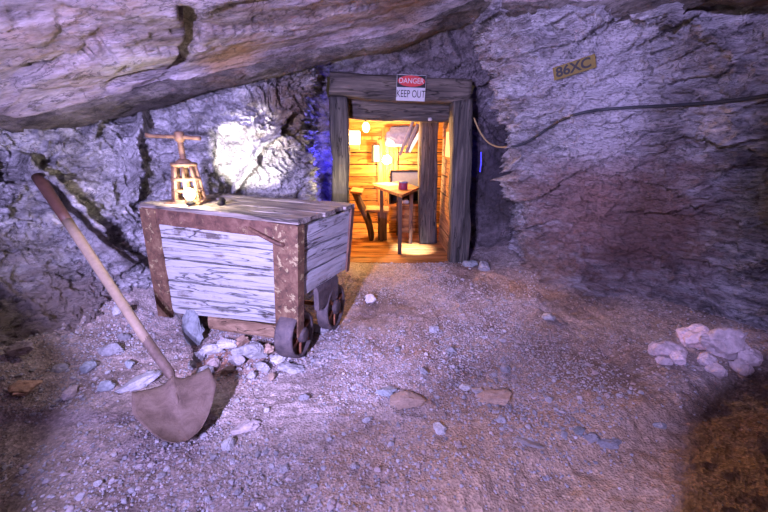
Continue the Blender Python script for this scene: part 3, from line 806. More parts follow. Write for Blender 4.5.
bm = NB(); lathe(bm, [(.02, hz-.03), (.032, hz-.02), (.032, hz+.03), (.022, hz+.04)], n=20); obj('head', bm, M['jack'], jack, True)
bm = NB(); tube(bm, [(-33*px, .02, hz+.016), (-28*px, .02, hz+.010), (0, 0, hz+.004), (14*px, 0, hz-.003), (20*px, -.01, hz-.006)], [.017, .012, .013, .014, .015], 12); obj('tee_handle', bm, M['jack'], jack, True)

# work lamp burning beside the jack
lp = Vector((jb.x+.085, jb.y-.15, 1.060))
lamp = empty('work_lamp', lp, 'small glaring bare work lamp at the foot of the jack on the cart', 'lamp')
bm = NB(); lathe(bm, [(.03, 0), (.032, .012), (.018, .02), (.018, .035)]); obj('base', bm, M['black'], lamp, True)
bm = NB(); lathe(bm, [(.016, .035), (.032, .055), (.036, .075), (.026, .10), (.008, .112)]); obj('bulb', bm, M['cartbulb'], lamp, True)
def light(kind, name, loc, power, col, size=.05, target=None, **k):
    d = bpy.data.lights.new(name, kind); d.energy = power; d.color = col
    if kind == 'AREA': d.size = size
    else: d.shadow_soft_size = size
    for a, v in k.items(): setattr(d, a, v)
    o = bpy.data.objects.new(name, d); o.location = loc
    if target is not None: o.rotation_euler = (Vector(target)-Vector(loc)).to_track_quat('-Z', 'Y').to_euler()
    C.objects.link(o); return o
# spotlight can lying at the back of the cart, aimed at the rock
sp = at(222, 201, z=1.065)
can = empty('spotlight', sp, 'little dark spotlight at the back of the cart, shining on the rock', 'lamp')
_d = (at(250, 152, y=3.6)-sp).normalized(); _M = frame_of(_d).to_4x4()
bm = NB(); lathe(bm, [(.012, -.05), (.022, -.045), (.024, .01), (.020, .012), (.018, -.01), (.004, -.012)], _M); obj('housing', bm, M['black'], can, True)
bm = NB(); box(bm, (0, 0, -.016), (.05, .04, .006)); obj('base', bm, M['black'], can)

# ------------------------------------------------------------------ shovel
tip = at(187, 444, z=.03); topp = at(38, 177, y=2.60)
hit = at(148, 335, y=None, z=.55)
ax = (topp-tip).normalized()
shovel = empty('shovel', tip, 'long-handled round-point shovel leaning against the rock left of the cart', 'shovel')
# blade frame: long axis goes from tip up to the socket
sock = at(172, 378, z=.17)
bl = (sock-tip); Lb = bl.length; byx = bl.normalized()
camdir = (Vector((0, 0, CAMZ))-tip).normalized()
bn = (camdir - byx*camdir.dot(byx)).normalized(); bx = byx.cross(bn)
bm = NB(); nu_, nv_ = 20, 24; g_ = {}; g2_ = {}
for j in range(nv_+1):
    v = j/nv_; yy = v*Lb*.92
    wv = .205*min(1, (max(v, 0.0001)/.66)**.48) if v < .66 else .205-.012*(v-.66)/.34
    for i in range(nu_+1):
        u = i/nu_*2-1
        dish = .045*(u*u)*(.4+.6*v)+.012*(1-v)**2
        rib = .034*math.exp(-(u/.17)**2)*max(0, (v-.38)/.62)**.8
        sh = .02*(1-abs(u))*max(0, v-.85)/.15
        tread = .014*max(0, v-.93)/.07*min(1, abs(u)*4)
        p = bx*(u*wv)+byx*(yy+sh)+bn*(dish-rib*-1.0-tread)
        g_[i, j] = bm.verts.new(p+bn*.0015); g2_[i, j] = bm.verts.new(p-bn*.0015)
for j in range(nv_):
    for i in range(nu_):
        bm.faces.new((g_[i, j], g_[i+1, j], g_[i+1, j+1], g_[i, j+1])); bm.faces.new((g2_[i, j], g2_[i, j+1], g2_[i+1, j+1], g2_[i+1, j]))
for i in range(nu_):
    bm.faces.new((g_[i, 0], g2_[i, 0], g2_[i+1, 0], g_[i+1, 0])); bm.faces.new((g_[i, nv_], g_[i+1, nv_], g2_[i+1, nv_], g2_[i, nv_]))
for j in range(nv_):
    bm.faces.new((g_[0, j], g_[0, j+1], g2_[0, j+1], g2_[0, j])); bm.faces.new((g_[nu_, j], g2_[nu_, j], g2_[nu_, j+1], g_[nu_, j+1]))
obj('blade', bm, M['steel'], shovel, True)
s0 = at(146, 337, y=tip.y+.12) ; ftop = topp
def onray(px, py, t): # between the socket and the top by depth
    a, b = sock, topp
    return None
sock2 = lerp(sock, topp, .0)
P0 = bl*.80+bn*.012; P1 = bl*1.0+bn*.012
H1 = lerp(sock, topp, .17)-tip; H2 = lerp(sock, topp, .75)-tip; H3 = topp-tip
bm = NB(); tube(bm, smooth_path([bl*.42+bn*.004, bl*.6+bn*.012, P0, P1+ax*.02, H1*.6+P1*.4, H1], 6), [.002, .003, .004, .006, .008, .01]+[.013]*6+[.019]*6+[.028]*13, 14); obj('socket', bm, M['steel'], shovel, True)
fr = frame_of(H3-H1)
def rod(name, a, b, r0, r1, mat):
    bm = NB(); tube(bm, [lerp(a, b, k/6) for k in range(7)], [r0+(r1-r0)*k/6 for k in range(7)], 14); return obj(name, bm, mat, shovel, True)
rod('handle', H1-ax*.02, H2, .027, .031, M['ashwood'])
o = rod('grip', H2-ax*.002, H3, .0315, .038, M['handle_dark']); o['label'] = 'dark stained end of the handle'

# ------------------------------------------------------------------ door timbers
def post(name, p0, p1, w, d, label, seed, mat='timber_v', cat='timber post', side=(1, 0, 0)):
    p0, p1 = Vector(p0), Vector(p1)
    bm = NB(); timber(bm, (0, 0, 0), p1-p0, w, d, seed, side=side, seg=40, n=7)
    o = obj(name, bm, M[mat], None, True); o.location = p0
    return tag(o, label, cat)
YD = 4.5
def X(px, y, z): return (px-384)/FPX*(y*CP+(CAMZ-z)*SP)
post('timber_post', (X(341, YD, 0), YD, -.05), (X(340, YD, 1.9), YD, 1.92), .195, .22, 'weathered grey timber post on the left of the doorway, behind the cart', 11)
post('timber_post', (X(458, YD, 0), YD, -.05), (X(462, YD, 1.9), YD, 1.90), .23, .22, 'tall grey timber post on the right of the doorway', 12)
post('timber_post', (X(427, 5.35, 0), 5.35, 0), (X(428, 5.35, 1.7), 5.35, 1.75), .26, .2, 'dark timber post standing inside, beyond the doorway', 13)
post('lintel', (X(331, YD, 2.0), YD-.02, 2.05), (X(470, YD, 2.0), YD+.02, 1.99), .25, .24, 'heavy grey timber lintel over the doorway, carrying the red and white sign', 14, 'timber_h', 'timber beam', (0, 0, 1))
post('header_beam', (X(340, 4.75, 1.8), 4.76, 1.83), (X(458, 4.75, 1.8), 4.76, 1.80), .22, .14, 'darker header beam tucked under and behind the lintel', 15, 'timber_h', 'timber beam', (0, 0, 1))

# danger sign on the lintel
sy = YD-.15
sc_ = at(411, 88, y=sy); spx = (sy*CP+(CAMZ-sc_.z)*SP)/FPX
sign = empty('danger_sign', sc_, 'small red, white and black metal sign reading danger keep out', 'sign'); sign.rotation_euler = (0, math.radians(2), 0)
def text(body, size, loc, mat, parent, ext=.001, rot=(math.pi/2, 0, 0), name='lettering', sx=1, thick=0):
    cu = bpy.data.curves.new('t', 'FONT'); cu.body = body; cu.size = size; cu.align_x = 'CENTER'; cu.align_y = 'CENTER'; cu.extrude = ext; cu.offset = thick
    t = bpy.data.objects.new('t', cu); C.objects.link(t); bpy.context.view_layer.update()
    me = bpy.data.meshes.new_from_object(t.evaluated_get(bpy.context.evaluated_depsgraph_get()))
    bpy.data.objects.remove(t); me.materials.clear(); me.materials.append(mat)
    o = bpy.data.objects.new(name, me); o.location = loc; o.rotation_euler = rot; o.scale = (sx, 1, 1); link(o, parent); return o
SW, SH = 29*spx, 24*spx
bm = NB(); box(bm, (0, 0, 0), (SW, .004, SH)); obj('plate', bm, M['white'], sign, bev=.001)
bm = NB(); box(bm, (0, -.003, SH*.25), (SW*.98, .002, SH*.46)); obj('black_field', bm, M['black'], sign)
bm = NB(); bmesh.ops.create_cone(bm, cap_ends=True, segments=40, radius1=.5, radius2=.5, depth=.002, matrix=Matrix.Translation((0, -.0052, SH*.26)) @ Matrix.Diagonal((SW*.94, 1, SH*.42, 1)) @ Matrix.Rotation(math.pi/2, 4, 'X'))
obj('red_oval', bm, M['red'], sign)
text('DANGER', SH*.28, (0, -.0075, SH*.26), M['white'], sign, sx=.92)
text('KEEP OUT', SH*.40, (0, -.004, -SH*.24), M['black'], sign, sx=.66)

# small white cap by the header
tag(from_arrays('insulator', *(lambda V, F: (V*np.array([.028, .028, .03]), F))(*stone_proto(5, 3)), M['white'], smooth=True), 'small white porcelain knob on the header above the inner post', 'insulator').location = at(430, 119, y=4.66)

# ------------------------------------------------------------------ room beyond the door
def boards(name, a, b, c, d, n, th, inward, mat, gap=.009, seed=0, along='u'):
    """wall of n boards on quad a b c d"""
    bm = NB(); a, b, c, d = map(Vector, (a, b, c, d)); inward = Vector(inward).normalized()
    rs = random.Random(seed)
    for k in range(n):
        v0, v1 = k/n, (k+1)/n
        off = inward*rs.uniform(-.006, .006)
        def q(u, v): return (a*(1-u)+b*u)*(1-v)+(d*(1-u)+c*u)*v
        A, B, Cc, D = q(0, v0), q(1, v0), q(1, v1), q(0, v1)
        if along == 'u':
            g = (D-A).normalized()*gap; A, B, Cc, D = A+g, B+g, Cc-g, D-g
        vs_ = [bm.verts.new(p+off) for p in (A, B, Cc, D)]; ws = [bm.verts.new(p+off-inward*th) for p in (A, B, Cc, D)]
        bm.faces.new(vs_); bm.faces.new(ws[::-1])
        for i in range(4): bm.faces.new((vs_[i], ws[i], ws[(i+1) % 4], vs_[(i+1) % 4]))
    o = obj(name, bm, M[mat]); tag(o, kind='structure'); return o
RB = 6.7
boards('wall_interior_back', (-.95, RB, 0), (1.7, RB, 0), (1.7, RB, 2.1), (-.95, RB, 2.1), 10, .03, (0, -1, 0), 'plank_x', seed=1)
boards('wall_interior_left', (-.53, 4.62, 0), (-.90, RB, 0), (-.90, RB, 2.1), (-.53, 4.62, 2.1), 10, .03, (1, 0, 0), 'plank_y', seed=2)
boards('wall_interior_right', (1.55, 5.4, 0), (1.65, RB, 0), (1.65, RB, 2.1), (1.55, 5.4, 2.1), 10, .03, (-1, 0, 0), 'plank_y', seed=3)
boards('wall_passage_right', (X(451, 4.63, .5), 4.63, 0), (X(440, 5.45, .5), 5.5, 0), (X(440, 5.45, .5), 5.5, 2.0), (X(451, 4.63, .5), 4.63, 2.0), 8, .03, (-1, 0, 0), 'plank_y', gap=.008, seed=4)
boards('wall_passage_end', (.88, 5.5, 0), (1.6, 5.5, 0), (1.6, 5.5, 2.0), (.88, 5.5, 2.0), 8, .03, (0, 1, 0), 'plank_x', seed=6)
boards('floor_boards', (-.56, 4.42, .0), (.98, 4.42, .0), (1.65, RB, .0), (-.90, RB, .0), 10, .03, (0, 0, 1), 'plank_x', seed=5)
boards('ceiling_boards', (-.6, 4.85, 1.98), (1.0, 4.85, 1.98), (1.7, RB, 1.66), (-.95, RB, 1.66), 9, .03, (0, 0, -1), 'plank_x', seed=7)
# planks door panel frame seen on the back wall
bm = NB()
zt = at(370, 138, y=RB-.03).z
x0, x1 = X(357, RB, 1.3), X(380, RB, 1.3)
box(bm, ((x0+x1)/2, RB-.025, zt), (x1-x0+.08, .03, .06)); box(bm, (x1, RB-.025, zt/2), (.09, .03, zt))
tag(obj('trim_1', bm, M['plank_z'], bev=.004), kind='structure')
# vertical boards right part of the back wall
o = boards('wall_interior_upright', (X(381, RB, 1), RB-.03, 0), (X(381, RB, 1), RB-.03, 1.75), (X(398, RB, 1), RB-.03, 1.75), (X(398, RB, 1), RB-.03, 0), 4, .02, (0, -1, 0), 'plank_z', seed=8)
# small dark framed picture
p0_, p1_ = at(372.5, 145, y=RB-.05), at(380, 162, y=RB-.05)
pic = empty('picture', (p0_+p1_)/2, 'narrow dark-framed picture on the back wall of the lit room', 'picture')
w_, h_ = p1_.x-p0_.x, p0_.z-p1_.z
bm = NB()
for c, s in (((-w_/2, 0, 0), (.045, .02, h_)), ((w_/2, 0, 0), (.015, .02, h_)), ((0, 0, h_/2), (w_, .02, .015)), ((0, 0, -h_/2), (w_, .02, .015))): box(bm, c, s)
obj('frame', bm, M['black'], pic); bm = NB(); box(bm, (0, .003, 0), (w_, .008, h_)); obj('sheet', bm, M['greyglass'], pic)
# hanging bulb
bp_ = at(366, 126, y=5.6)
hb = empty('hanging_bulb', bp_, 'bare glowing yellow bulb hanging from the room ceiling', 'light bulb')
bm = NB(); lathe(bm, [(.015, .05), (.03, .04), (.052, .0), (.048, -.04), (.026, -.075), (.004, -.085)]); obj('bulb', bm, M['bulb'], hb, True)
bm = NB(); lathe(bm, [(.017, .048), (.019, .085), (.008, .09)]); obj('socket', bm, M['black'], hb, True)
bm = NB(); tube(bm, [(0, 0, .085), (0, 0, .19)], .004, 8); obj('cord', bm, M['black'], hb, True)
# lantern box on the left
la, lb_ = at(345.5, 131, y=5.35), at(360, 150, y=5.35)
lan = empty('wall_lantern', (la+lb_)/2, 'glowing white box lantern with brown base, left inside the room', 'lamp')
w_, h_ = lb_.x-la.x, la.z-lb_.z
bm = NB(); box(bm, (0, 0, .15*h_), (w_, .14, h_*.70)); obj('shade', bm, M['lantern'], lan, bev=.006)
bm = NB(); box(bm, (0, 0, -h_*.36), (w_*.92, .13, h_*.26)); obj('base', bm, M['brown'], lan, bev=.004)
bm = NB(); box(bm, (-w_*.7, .03, -h_*.36), (w_*1.2, .03, .03)); obj('bracket', bm, M['black'], lan)
# sconce
sc0 = at(387, 160, y=RB-.12)
sconce = empty('wall_sconce', sc0, 'glaring white-yellow wall lamp on the back wall beside the picture', 'lamp')
bm = NB(); lathe(bm, [(.02, -.07), (.065, -.045), (.08, .01), (.055, .06), (.012, .08)]); obj('bulb', bm, M['sconce'], sconce, True)
bm = NB(); box(bm, (.02, .05, -.01), (.03, .1, .03)); box(bm, (.02, .085, -.01), (.08, .02, .1)); obj('bracket', bm, M['black'], sconce)
# tabletop quad
tz = .84
q_ = [at(373, 185, z=tz), at(399, 181, z=tz), at(419, 187, z=tz), at(402, 195, z=tz)]
cen = sum(q_, Vector())/4
table = empty('drafting_table', (cen.x, cen.y, 0), 'yellow-lit table with a turned wooden top, left of the inner post', 'table')
bm = NB(); vs1 = [bm.verts.new(p-Vector((cen.x, cen.y, 0))) for p in q_]; f = bm.faces.new(vs1)
r = bmesh.ops.extrude_face_region(bm, geom=[f]); bmesh.ops.translate(bm, verts=[v for v in r['geom'] if isinstance(v, bmesh.types.BMVert)], vec=(0, 0, -.035))
obj('table_top', bm, M['plank_x'], table)
for k, p in enumerate(q_):
    c = lerp(p, cen, .35)-Vector((cen.x, cen.y, 0))
    bm = NB(); box(bm, (c.x, c.y, (tz-.035)/2), (.05, .05, tz-.035)); obj('leg', bm, M['chairwood'], table, bev=.004)
pc = at(388, 184, z=tz+.003)
bm = NB(); box(bm, (0, 0, 0), (.28, .42, .004), Matrix.Rotation(.6, 3, 'Z')); o = obj('drawing_sheet', bm, M['paper']); o.location = pc; tag(o, 'yellowish paper sheet lying on the table', 'paper')
o = from_arrays('tin', *(lambda V, F: (V*np.array([.09, .06, .055]), F))(*stone_proto(8, 3)), M['maroon'], smooth=True); bpy.data.objects.remove(o)
tc = at(403, 186, z=tz+.045)
tin = empty('tin', (tc.x, tc.y, tz+.001), 'small maroon tin with a pale lid standing on the table', 'tin')
bm = NB(); lathe(bm, [(.06, 0), (.062, .003), (.062, .085), (.058, .09)]); obj('body', bm, M['maroon'], tin, True)
bm = NB(); lathe(bm, [(.063, .088), (.063, .1), (.02, .104)]); obj('lid', bm, M['tarp'], tin, True)
# grey pane behind the table
ga, gb = at(391, 171, y=6.25), at(421, 187, y=6.25)
gp = empty('grey_panel', ((ga.x+gb.x)/2, 6.25, gb.z), 'grey pane in a dark frame standing behind the table', 'framed pane')
w_, h_ = gb.x-ga.x, ga.z-gb.z
bm = NB(); box(bm, (0, 0, h_/2), (w_, .015, h_)); obj('pane', bm, M['greyglass'], gp)
bm = NB(); box(bm, (-w_/2, -.01, h_/2), (.03, .03, h_+.03)); box(bm, (0, -.01, h_), (w_, .03, .03)); box(bm, (0, -.01, 0), (w_, .03, .03)); box(bm, (w_/2, -.01, h_/2), (.03, .03, h_+.03)); obj('frame', bm, M['black'], gp)
# cabinet with dark open shelf and panelled front
cy = 6.0
ca, cb = at(389, 236, y=cy), at(418, 190, y=cy)
cx, cw = (ca.x+cb.x)/2+.06, cb.x-ca.x+.12
cab = empty('cabinet', (cx, cy+.2, 0), 'low wooden cabinet with dark open shelf above a panelled front', 'cabinet')
zs = at(400, 205, y=cy).z
bm = NB(); box(bm, (0, 0, zs/2+.01), (cw, .40, zs)); obj('body', bm, M['plank_x'], cab, bev=.005)
bm = NB(); box(bm, (-cw/2+.012, 0, zs+.11), (.024, .4, .2)); box(bm, (cw/2-.012, 0, zs+.11), (.024, .4, .2)); box(bm, (0, .19, zs+.11), (cw, .02, .2)); box(bm, (0, 0, zs+.215), (cw, .4, .02)); obj('open_shelf', bm, M['black'], cab, bev=.003)
for k in range(2):
    bm = NB(); box(bm, (0, -.208, zs*(.26+.48*k)), (cw*.92, .015, zs*.44)); obj('panel', bm, M['plank_x'], cab, bev=.003)
jar = empty('jar', (cx-.02, cy+.07, zs+.012), 'small pale jar lying open on the cabinet shelf', 'jar')
bm = NB(); lathe(bm, [(.05, 0), (.062, .02), (.058, .05), (.03, .062), (.03, .07)]); obj('body', bm, M['white'], jar, True)
bm = NB(); lathe(bm, [(.033, .07), (.034, .085), (.01, .088)]); obj('lid', bm, M['brown'], jar, True)
# chair: tall tilted back, flat seat on a dark slab leg
chc = at(376, 238, z=.01)
seat_z = .50
chair = empty('wooden_chair', (chc.x, chc.y, 0), 'dark wooden chair with a tilted slat back, just inside the doorway', 'chair')
def wx(px, py): p = at(px, py, y=chc.y); return p.x-chc.x, p.z
sx0, _ = wx(366, 209); sx1, sz = wx(389, 209)
bm = NB(); box(bm, ((sx0+sx1)/2, .02, sz), (sx1-sx0, .38, .03), Matrix.Rotation(.06, 3, 'Y')); obj('seat', bm, M['plank_x'], chair, bev=.006)
lx0, _ = wx(378, 225); lx1, _ = wx(387, 225)
for yy in (-.13, .17):
    bm = NB(); box(bm, ((lx0+lx1)/2, yy, sz/2), (lx1-lx0, .05, sz-.03)); obj('leg', bm, M['chairwood'], chair, bev=.006)
b0x, _ = wx(372, 236); b1x, b1z = wx(355, 191)
for k in range(4):
    yy = -.16+k*.115
    bm = NB(); tube(bm, smooth_path([(b0x, yy, .02), (b0x-.06, yy, .3), (lerp(Vector((b0x, 0, 0)), Vector((b1x, 0, 0)), .7).x, yy, .55), (b1x, yy, b1z)], 5), .036, 8)
    obj('back_slat', bm, M['chairwood'], chair, True)
bm = NB(); box(bm, (b1x+.03, .02, b1z), (.17, .46, .035), Matrix.Rotation(.15, 3, 'Y')); obj('top_rail', bm, M['plank_x'], chair, bev=.006)
bm = NB(); box(bm, (b0x-.1, .02, .42), (.06, .40, .05)); obj('cross_rail', bm, M['plank_x'], chair, bev=.005)
# blue-grey cloth bundle with bars up in the corner
ta = at(403, 138, y=6.3)
V, F = stone_proto(77, 5)
n_ = fbm(V*2.2, 4, 5)+.4*facet(V*2.0, 9); V = V*(1+.22*n_[:, None])*np.array([.36, .22, .24])
o = from_arrays('rock_outcrop', V, F, M['tarp']); o.location = ta+Vector((-.02, .26, .03)); tag(o, 'blue-grey bulge of bare rock in the top corner of the room', 'rock')
for k, (a, b) in enumerate([((413, 121), (400, 155)), ((418, 124), (406, 153)), ((421, 131), (409, 152))]):
    A, B = at(*a, y=5.95), at(*b, y=6.05)
    bm = NB(); timber(bm, (0, 0, 0), A-B, .05, .05, 60+k, amp=.003, seg=8, side=(0, 1, 0)); o = obj('pry_bar', bm, M['strap'] if k != 2 else M['white']); o.location = B
    tag(o, ['dark bar slanting across the blue-grey rock, leftmost of three', 'dark bar slanting in the middle of three beside the rock bulge', 'pale bar slanting beside the inner post'][k], 'bar')
# picture on passage wall
def passage(y): # x of the wall at depth y
    xa, xb = X(451, 4.63, .5), X(440, 5.45, .5); return xa+(xb-xa)*(y-4.63)/.87
pa, pb = Vector((passage(4.72)-.02, 4.72, 1.42)), Vector((passage(5.15)-.02, 5.15, 1.42))
pf = empty('framed_notice', (pa+pb)/2, 'yellow framed notice high on the plank wall between the two right posts', 'picture')
dirw = (pb-pa); Lw = dirw.length; Rm = Matrix.Rotation(math.atan2(dirw.y, dirw.x), 3, 'Z')
bm = NB()
for c, s in (((-Lw/2, 0, 0), (.03, .02, .34)), ((Lw/2, 0, 0), (.03, .02, .34)), ((0, 0, .17), (Lw, .02, .03)), ((0, 0, -.17), (Lw, .02, .03))): box(bm, Rm @ Vector(c), s, Rm)
obj('frame', bm, M['plank_z'], pf); bm = NB(); box(bm, (0, 0, 0), (Lw, .006, .34), Rm); obj('sheet', bm, M['paper'], pf)

# ------------------------------------------------------------------ plate sign + cable on the right wall
def snap(px, py, off=.02):
    d = (at(px, py, y=3)-Vector((0, 0, CAMZ))).normalized()
    h = bvh_r.ray_cast(Vector((0, 0, CAMZ)), d)
    return (h[0], h[1]) if h[0] is not None else (at(px, py, y=3), Vector((-.6, -.8, 0)))
c0, _n = snap(574, 68)
cl, _ = snap(557, 73); cr, _ = snap(591, 63)
nrm = Vector((-.42, -.9, -.12)).normalized(); xa = (cr-cl); xa = (xa-nrm*xa.dot(nrm)).normalized(); xa = (Vector((.9, -.42, .27))-nrm*Vector((.9, -.42, .27)).dot(nrm)).normalized()
za = nrm.cross(xa)*-1
za = xa.cross(nrm)*1.0
if za.z < 0: za = -za
pl_c = c0+nrm*.10
ppx = (pl_c.y*CP+(CAMZ-pl_c.z)*SP)/FPX
plate = empty('number_plate', pl_c, 'small tarnished yellow plate lettered 86XC on the right rock wall', 'sign')
yv = -nrm
plate.rotation_euler = Matrix((xa, yv, za)).transposed().to_euler()
PW, PH = 38*ppx*1.0, 12.5*ppx
bm = NB(); box(bm, (0, 0, 0), (PW, .008, PH)); obj('plate', bm, M['brass'], plate, bev=.002)
text('86XC', PH*1.0, (-PW*.02, -.0055, 0), M['black'], plate, sx=1.05, ext=.001, thick=.003)
cab_pts = [(474, 118), (479, 132), (486, 143), (496, 149), (510, 147), (522, 146), (535, 138), (548, 128), (562, 118), (580, 112), (600, 109), (635, 107), (668, 106), (700, 104), (735, 101), (772, 95)]
pts = []
for i, (a, b) in enumerate(cab_pts):
    if a < 505: p = at(a, b, y=4.35-(a-474)*.012)
    else:
        h, n = snap(a, b); d = (Vector((0, 0, CAMZ))-h).normalized(); p = h+d*.035
    pts.append(p)
for _ in range(2):
    pts = [pts[0]]+[lerp(pts[i], (pts[i-1]+pts[i+1])/2, .35) for i in range(1, len(pts)-1)]+[pts[-1]]
for i, p in enumerate(pts):
    d = (p-Vector((0, 0, CAMZ))); L = d.length; d.normalize()
    h = bvh_r.ray_cast(Vector((0, 0, CAMZ)), d)
    if h[0] is not None and i > 4 and h[3] < L+.02: pts[i] = h[0]-d*.03
_q = smooth_path(pts, 3); pts2 = []
for i, p in enumerate(_q):
    d = (p-Vector((0, 0, CAMZ))); L = d.length; d.normalize()
    h = bvh_r.ray_cast(Vector((0, 0, CAMZ)), d)
    pts2.append(h[0]-d*.02 if h[0] is not None and i > 12 and h[3] < L+.015 else p)
cable = empty('cable', pts[7], 'black cable strung along the right rock wall, ending in a yellowish loop by the door', 'cable')
bm = NB(); tube(bm, [p-pts[7] for p in smooth_path(pts2[12:], 3)], .012, 8); obj('sheath', bm, M['black_cable'], cable, True)
bm = NB(); tube(bm, [p-pts[7] for p in smooth_path(pts2[:16], 3)], .009, 8); obj('bare_wire', bm, M['yellow_cable'], cable, True)

# blue LED strips tucked behind the posts
for (px, pa_, pb_, y, lab) in ((337, 118, 205, 4.66, 'glowing deep blue light strip in the crevice left of the doorway'), (481, 152, 172, 4.75, 'small blue light strip in the crevice right of the doorway')):
    a, b = at(px, pa_, y=y), at(px-1, pb_, y=y)
    bm = NB(); tube(bm, [Vector((0, 0, 0)), (b-a)*.5+Vector((.008, 0, 0)), b-a], .005, 8); o = obj('led_strip', bm, M['blueled'], None, True); o.location = a
    tag(o, lab, 'light strip')

# ------------------------------------------------------------------ people waiting behind the camera, whose shadows fall on the right
def person(name, loc, rz, height, label, arm=0):
    s = height/1.75
    root = empty(name, loc, label, 'person', rz=rz)
    J = {'pelvis': (0, 0, .95, .15), 'waist': (0, 0, 1.1, .135), 'chest': (0, 0, 1.32, .165), 'neck0': (0, 0, 1.47, .075), 'neck': (0, .01, 1.54, .06), 'head0': (0, .02, 1.60, .075), 'head1': (0, .02, 1.67, .092), 'head2': (0, .01, 1.73, .06)}
    E = [('pelvis', 'waist'), ('waist', 'chest'), ('chest', 'neck0'), ('neck0', 'neck'), ('neck', 'head0'), ('head0', 'head1'), ('head1', 'head2')]
    for sx, t in ((1, 'r'), (-1, 'l')):
        J['sh'+t] = (.18*sx, 0, 1.43, .07); J['el'+t] = (.26*sx, .04 if not arm else .12, 1.15, .047)
        J['wr'+t] = (.25*sx if not arm else .08*sx, .12 if not arm else .32, .90 if not arm else 1.38, .03)
        J['ha'+t] = (J['wr'+t][0], J['wr'+t][1]+.05, J['wr'+t][2]-.07 if not arm else J['wr'+t][2]+.05, .034)
        J['hip'+t] = (.095*sx, 0, .88, .095); J['kn'+t] = (.11*sx, .02, .49, .06); J['an'+t] = (.12*sx, -.01, .09, .042); J['to'+t] = (.13*sx, .16, .04, .035)
        E += [('chest', 'sh'+t), ('sh'+t, 'el'+t), ('el'+t, 'wr'+t), ('wr'+t, 'ha'+t), ('pelvis', 'hip'+t), ('hip'+t, 'kn'+t), ('kn'+t, 'an'+t), ('an'+t, 'to'+t)]
    names = list(J); me = bpy.data.meshes.new('body'); me.from_pydata([tuple(c*s for c in J[n][:3]) for n in names], [(names.index(a), names.index(b)) for a, b in E], [])
    tmp = bpy.data.objects.new('body', me); C.objects.link(tmp)
    md = tmp.modifiers.new('s', 'SKIN'); me.skin_vertices.new() if not me.skin_vertices else None
    for i, n in enumerate(names):
        me.skin_vertices[0].data[i].radius = (J[n][3]*s, J[n][3]*s*(.72 if n in ('chest', 'waist', 'pelvis') else 1)); me.skin_vertices[0].data[i].use_root = (n == 'pelvis')
    tmp.modifiers.new('u', 'SUBSURF').levels = 2
    bpy.context.view_layer.update()
    me2 = bpy.data.meshes.new_from_object(tmp.evaluated_get(bpy.context.evaluated_depsgraph_get())); bpy.data.objects.remove(tmp)
    me2.materials.clear(); me2.materials.append(M['jacket'])
    for p in me2.polygons: p.use_smooth = True
    b = bpy.data.objects.new('body', me2); link(b, root)
    bm = NB(); bmesh.ops.create_uvsphere(bm, u_segments=24, v_segments=16, radius=1, matrix=Matrix.Translation((0, 0, 1.69*s)) @ Matrix.Diagonal((.125*s, .14*s, .11*s, 1)))
    bmesh.ops.delete(bm, geom=[v for v in bm.verts if v.co.z < 1.66*s and v.co.y > -.02], context='VERTS'); obj('hair', bm, M['hair'], root, True)
    return root
M['jacket'] = plain('dark_jacket', (.05, .05, .06), .9); M['hair'] = plain('dark_hair', (.03, .02, .015), .6)

V, F = stone_proto(91, 4)
V = V*(1+.1*fbm(V*2, 4, 3)[:, None])*np.array([.22, .22, .50])
o = from_arrays('light_blocker_rock', V, F, M['rock_c']); o.location = (-.505, -.825, 1.82-V[:, 2].min()); tag(o, 'added rock knob behind the camera that blocks light from the upper right', 'rock')  # added unseen knob, shaped to keep the floodlight off the upper right wall
LA = Vector((-.9, -1.03, 2.05)); LB = Vector((-.9, -.52, 1.40))
person('person', (-.34, -.615, 0), -.75, 1.72, 'person in a dark jacket waiting behind the camera', arm=1)

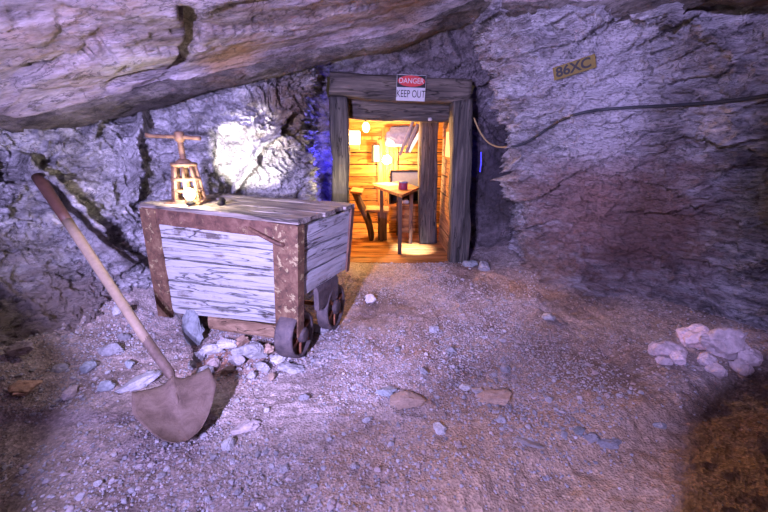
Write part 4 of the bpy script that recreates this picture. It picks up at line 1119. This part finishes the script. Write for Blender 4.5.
# ------------------------------------------------------------------ camera, lights
cam = bpy.data.cameras.new('camera'); camo = bpy.data.objects.new('camera', cam); C.objects.link(camo)
cam.sensor_width = 36; cam.lens = 36*FPX/768; cam.clip_start = .05
camo.location = (0, 0, CAMZ); camo.rotation_euler = (math.pi/2-PITCH, 0, 0)
S = bpy.context.scene; S.camera = camo

light('SPOT', 'violet_floodlight', LA, 800, (.49, .43, 1.0), .02, (.9, 3.0, .8), spot_size=math.radians(90), spot_blend=.2)
light('SPOT', 'violet_floodlight_near', LB, 860, (.50, .45, 1.0), .025, LB+Vector((.044, .998, .06)), spot_size=math.radians(78), spot_blend=.22)
light('POINT', 'warm_fill', (.6, -1.9, 2.0), 5, (1, .62, .35), .1)  # added warm fill from behind the camera, not a known bulb
light('POINT', 'lamp_glow', lp+Vector((0, -.03, .12)), 10, (1, .92, .78), .02)
light('SPOT', 'cart_spot', sp+_d*.02, 200, (1, .94, .84), .02, at(250, 154, y=3.6), spot_size=math.radians(44), spot_blend=.45)
light('POINT', 'bulb_glow', bp_+Vector((0, -.02, -.12)), 140, (1, .50, .12), .04)
light('POINT', 'sconce_glow', sc0+Vector((0, -.12, 0)), 120, (1, .60, .20), .05)
light('POINT', 'lantern_glow', Vector(lan.location)+Vector((.05, -.15, 0)), 25, (1, .58, .2), .06)
light('SPOT', 'door_spot', (.84, 4.70, 1.45), 3000, (.85, .9, 1), .03, (.45, 5.05, 0), spot_size=math.radians(26), spot_blend=1)
light('POINT', 'outcrop_fill', at(398, 136, y=5.75), 9, (.62, .60, 1), .03)  # added cool fill without a fixture, tints the rock bulge bluish
light('POINT', 'post_foot_glow', (-.50, 4.14, 1.06), 9, (1, .85, .5), .03)
light('POINT', 'blue_glow_left', at(327, 160, y=4.55), 16, (.05, .04, 1), .03)
light('POINT', 'blue_glow_right', at(479, 165, y=4.6), 1.5, (.05, .04, 1), .03)

w = bpy.data.worlds.new('world'); S.world = w; w.use_nodes = True
w.node_tree.nodes['Background'].inputs[0].default_value = (.75, .55, .42, 1); w.node_tree.nodes['Background'].inputs[1].default_value = .04
S.view_settings.view_transform = 'Standard'; S.view_settings.look = 'None'; S.view_settings.exposure = .26; S.view_settings.gamma = 1; S.view_settings.use_curve_mapping = False
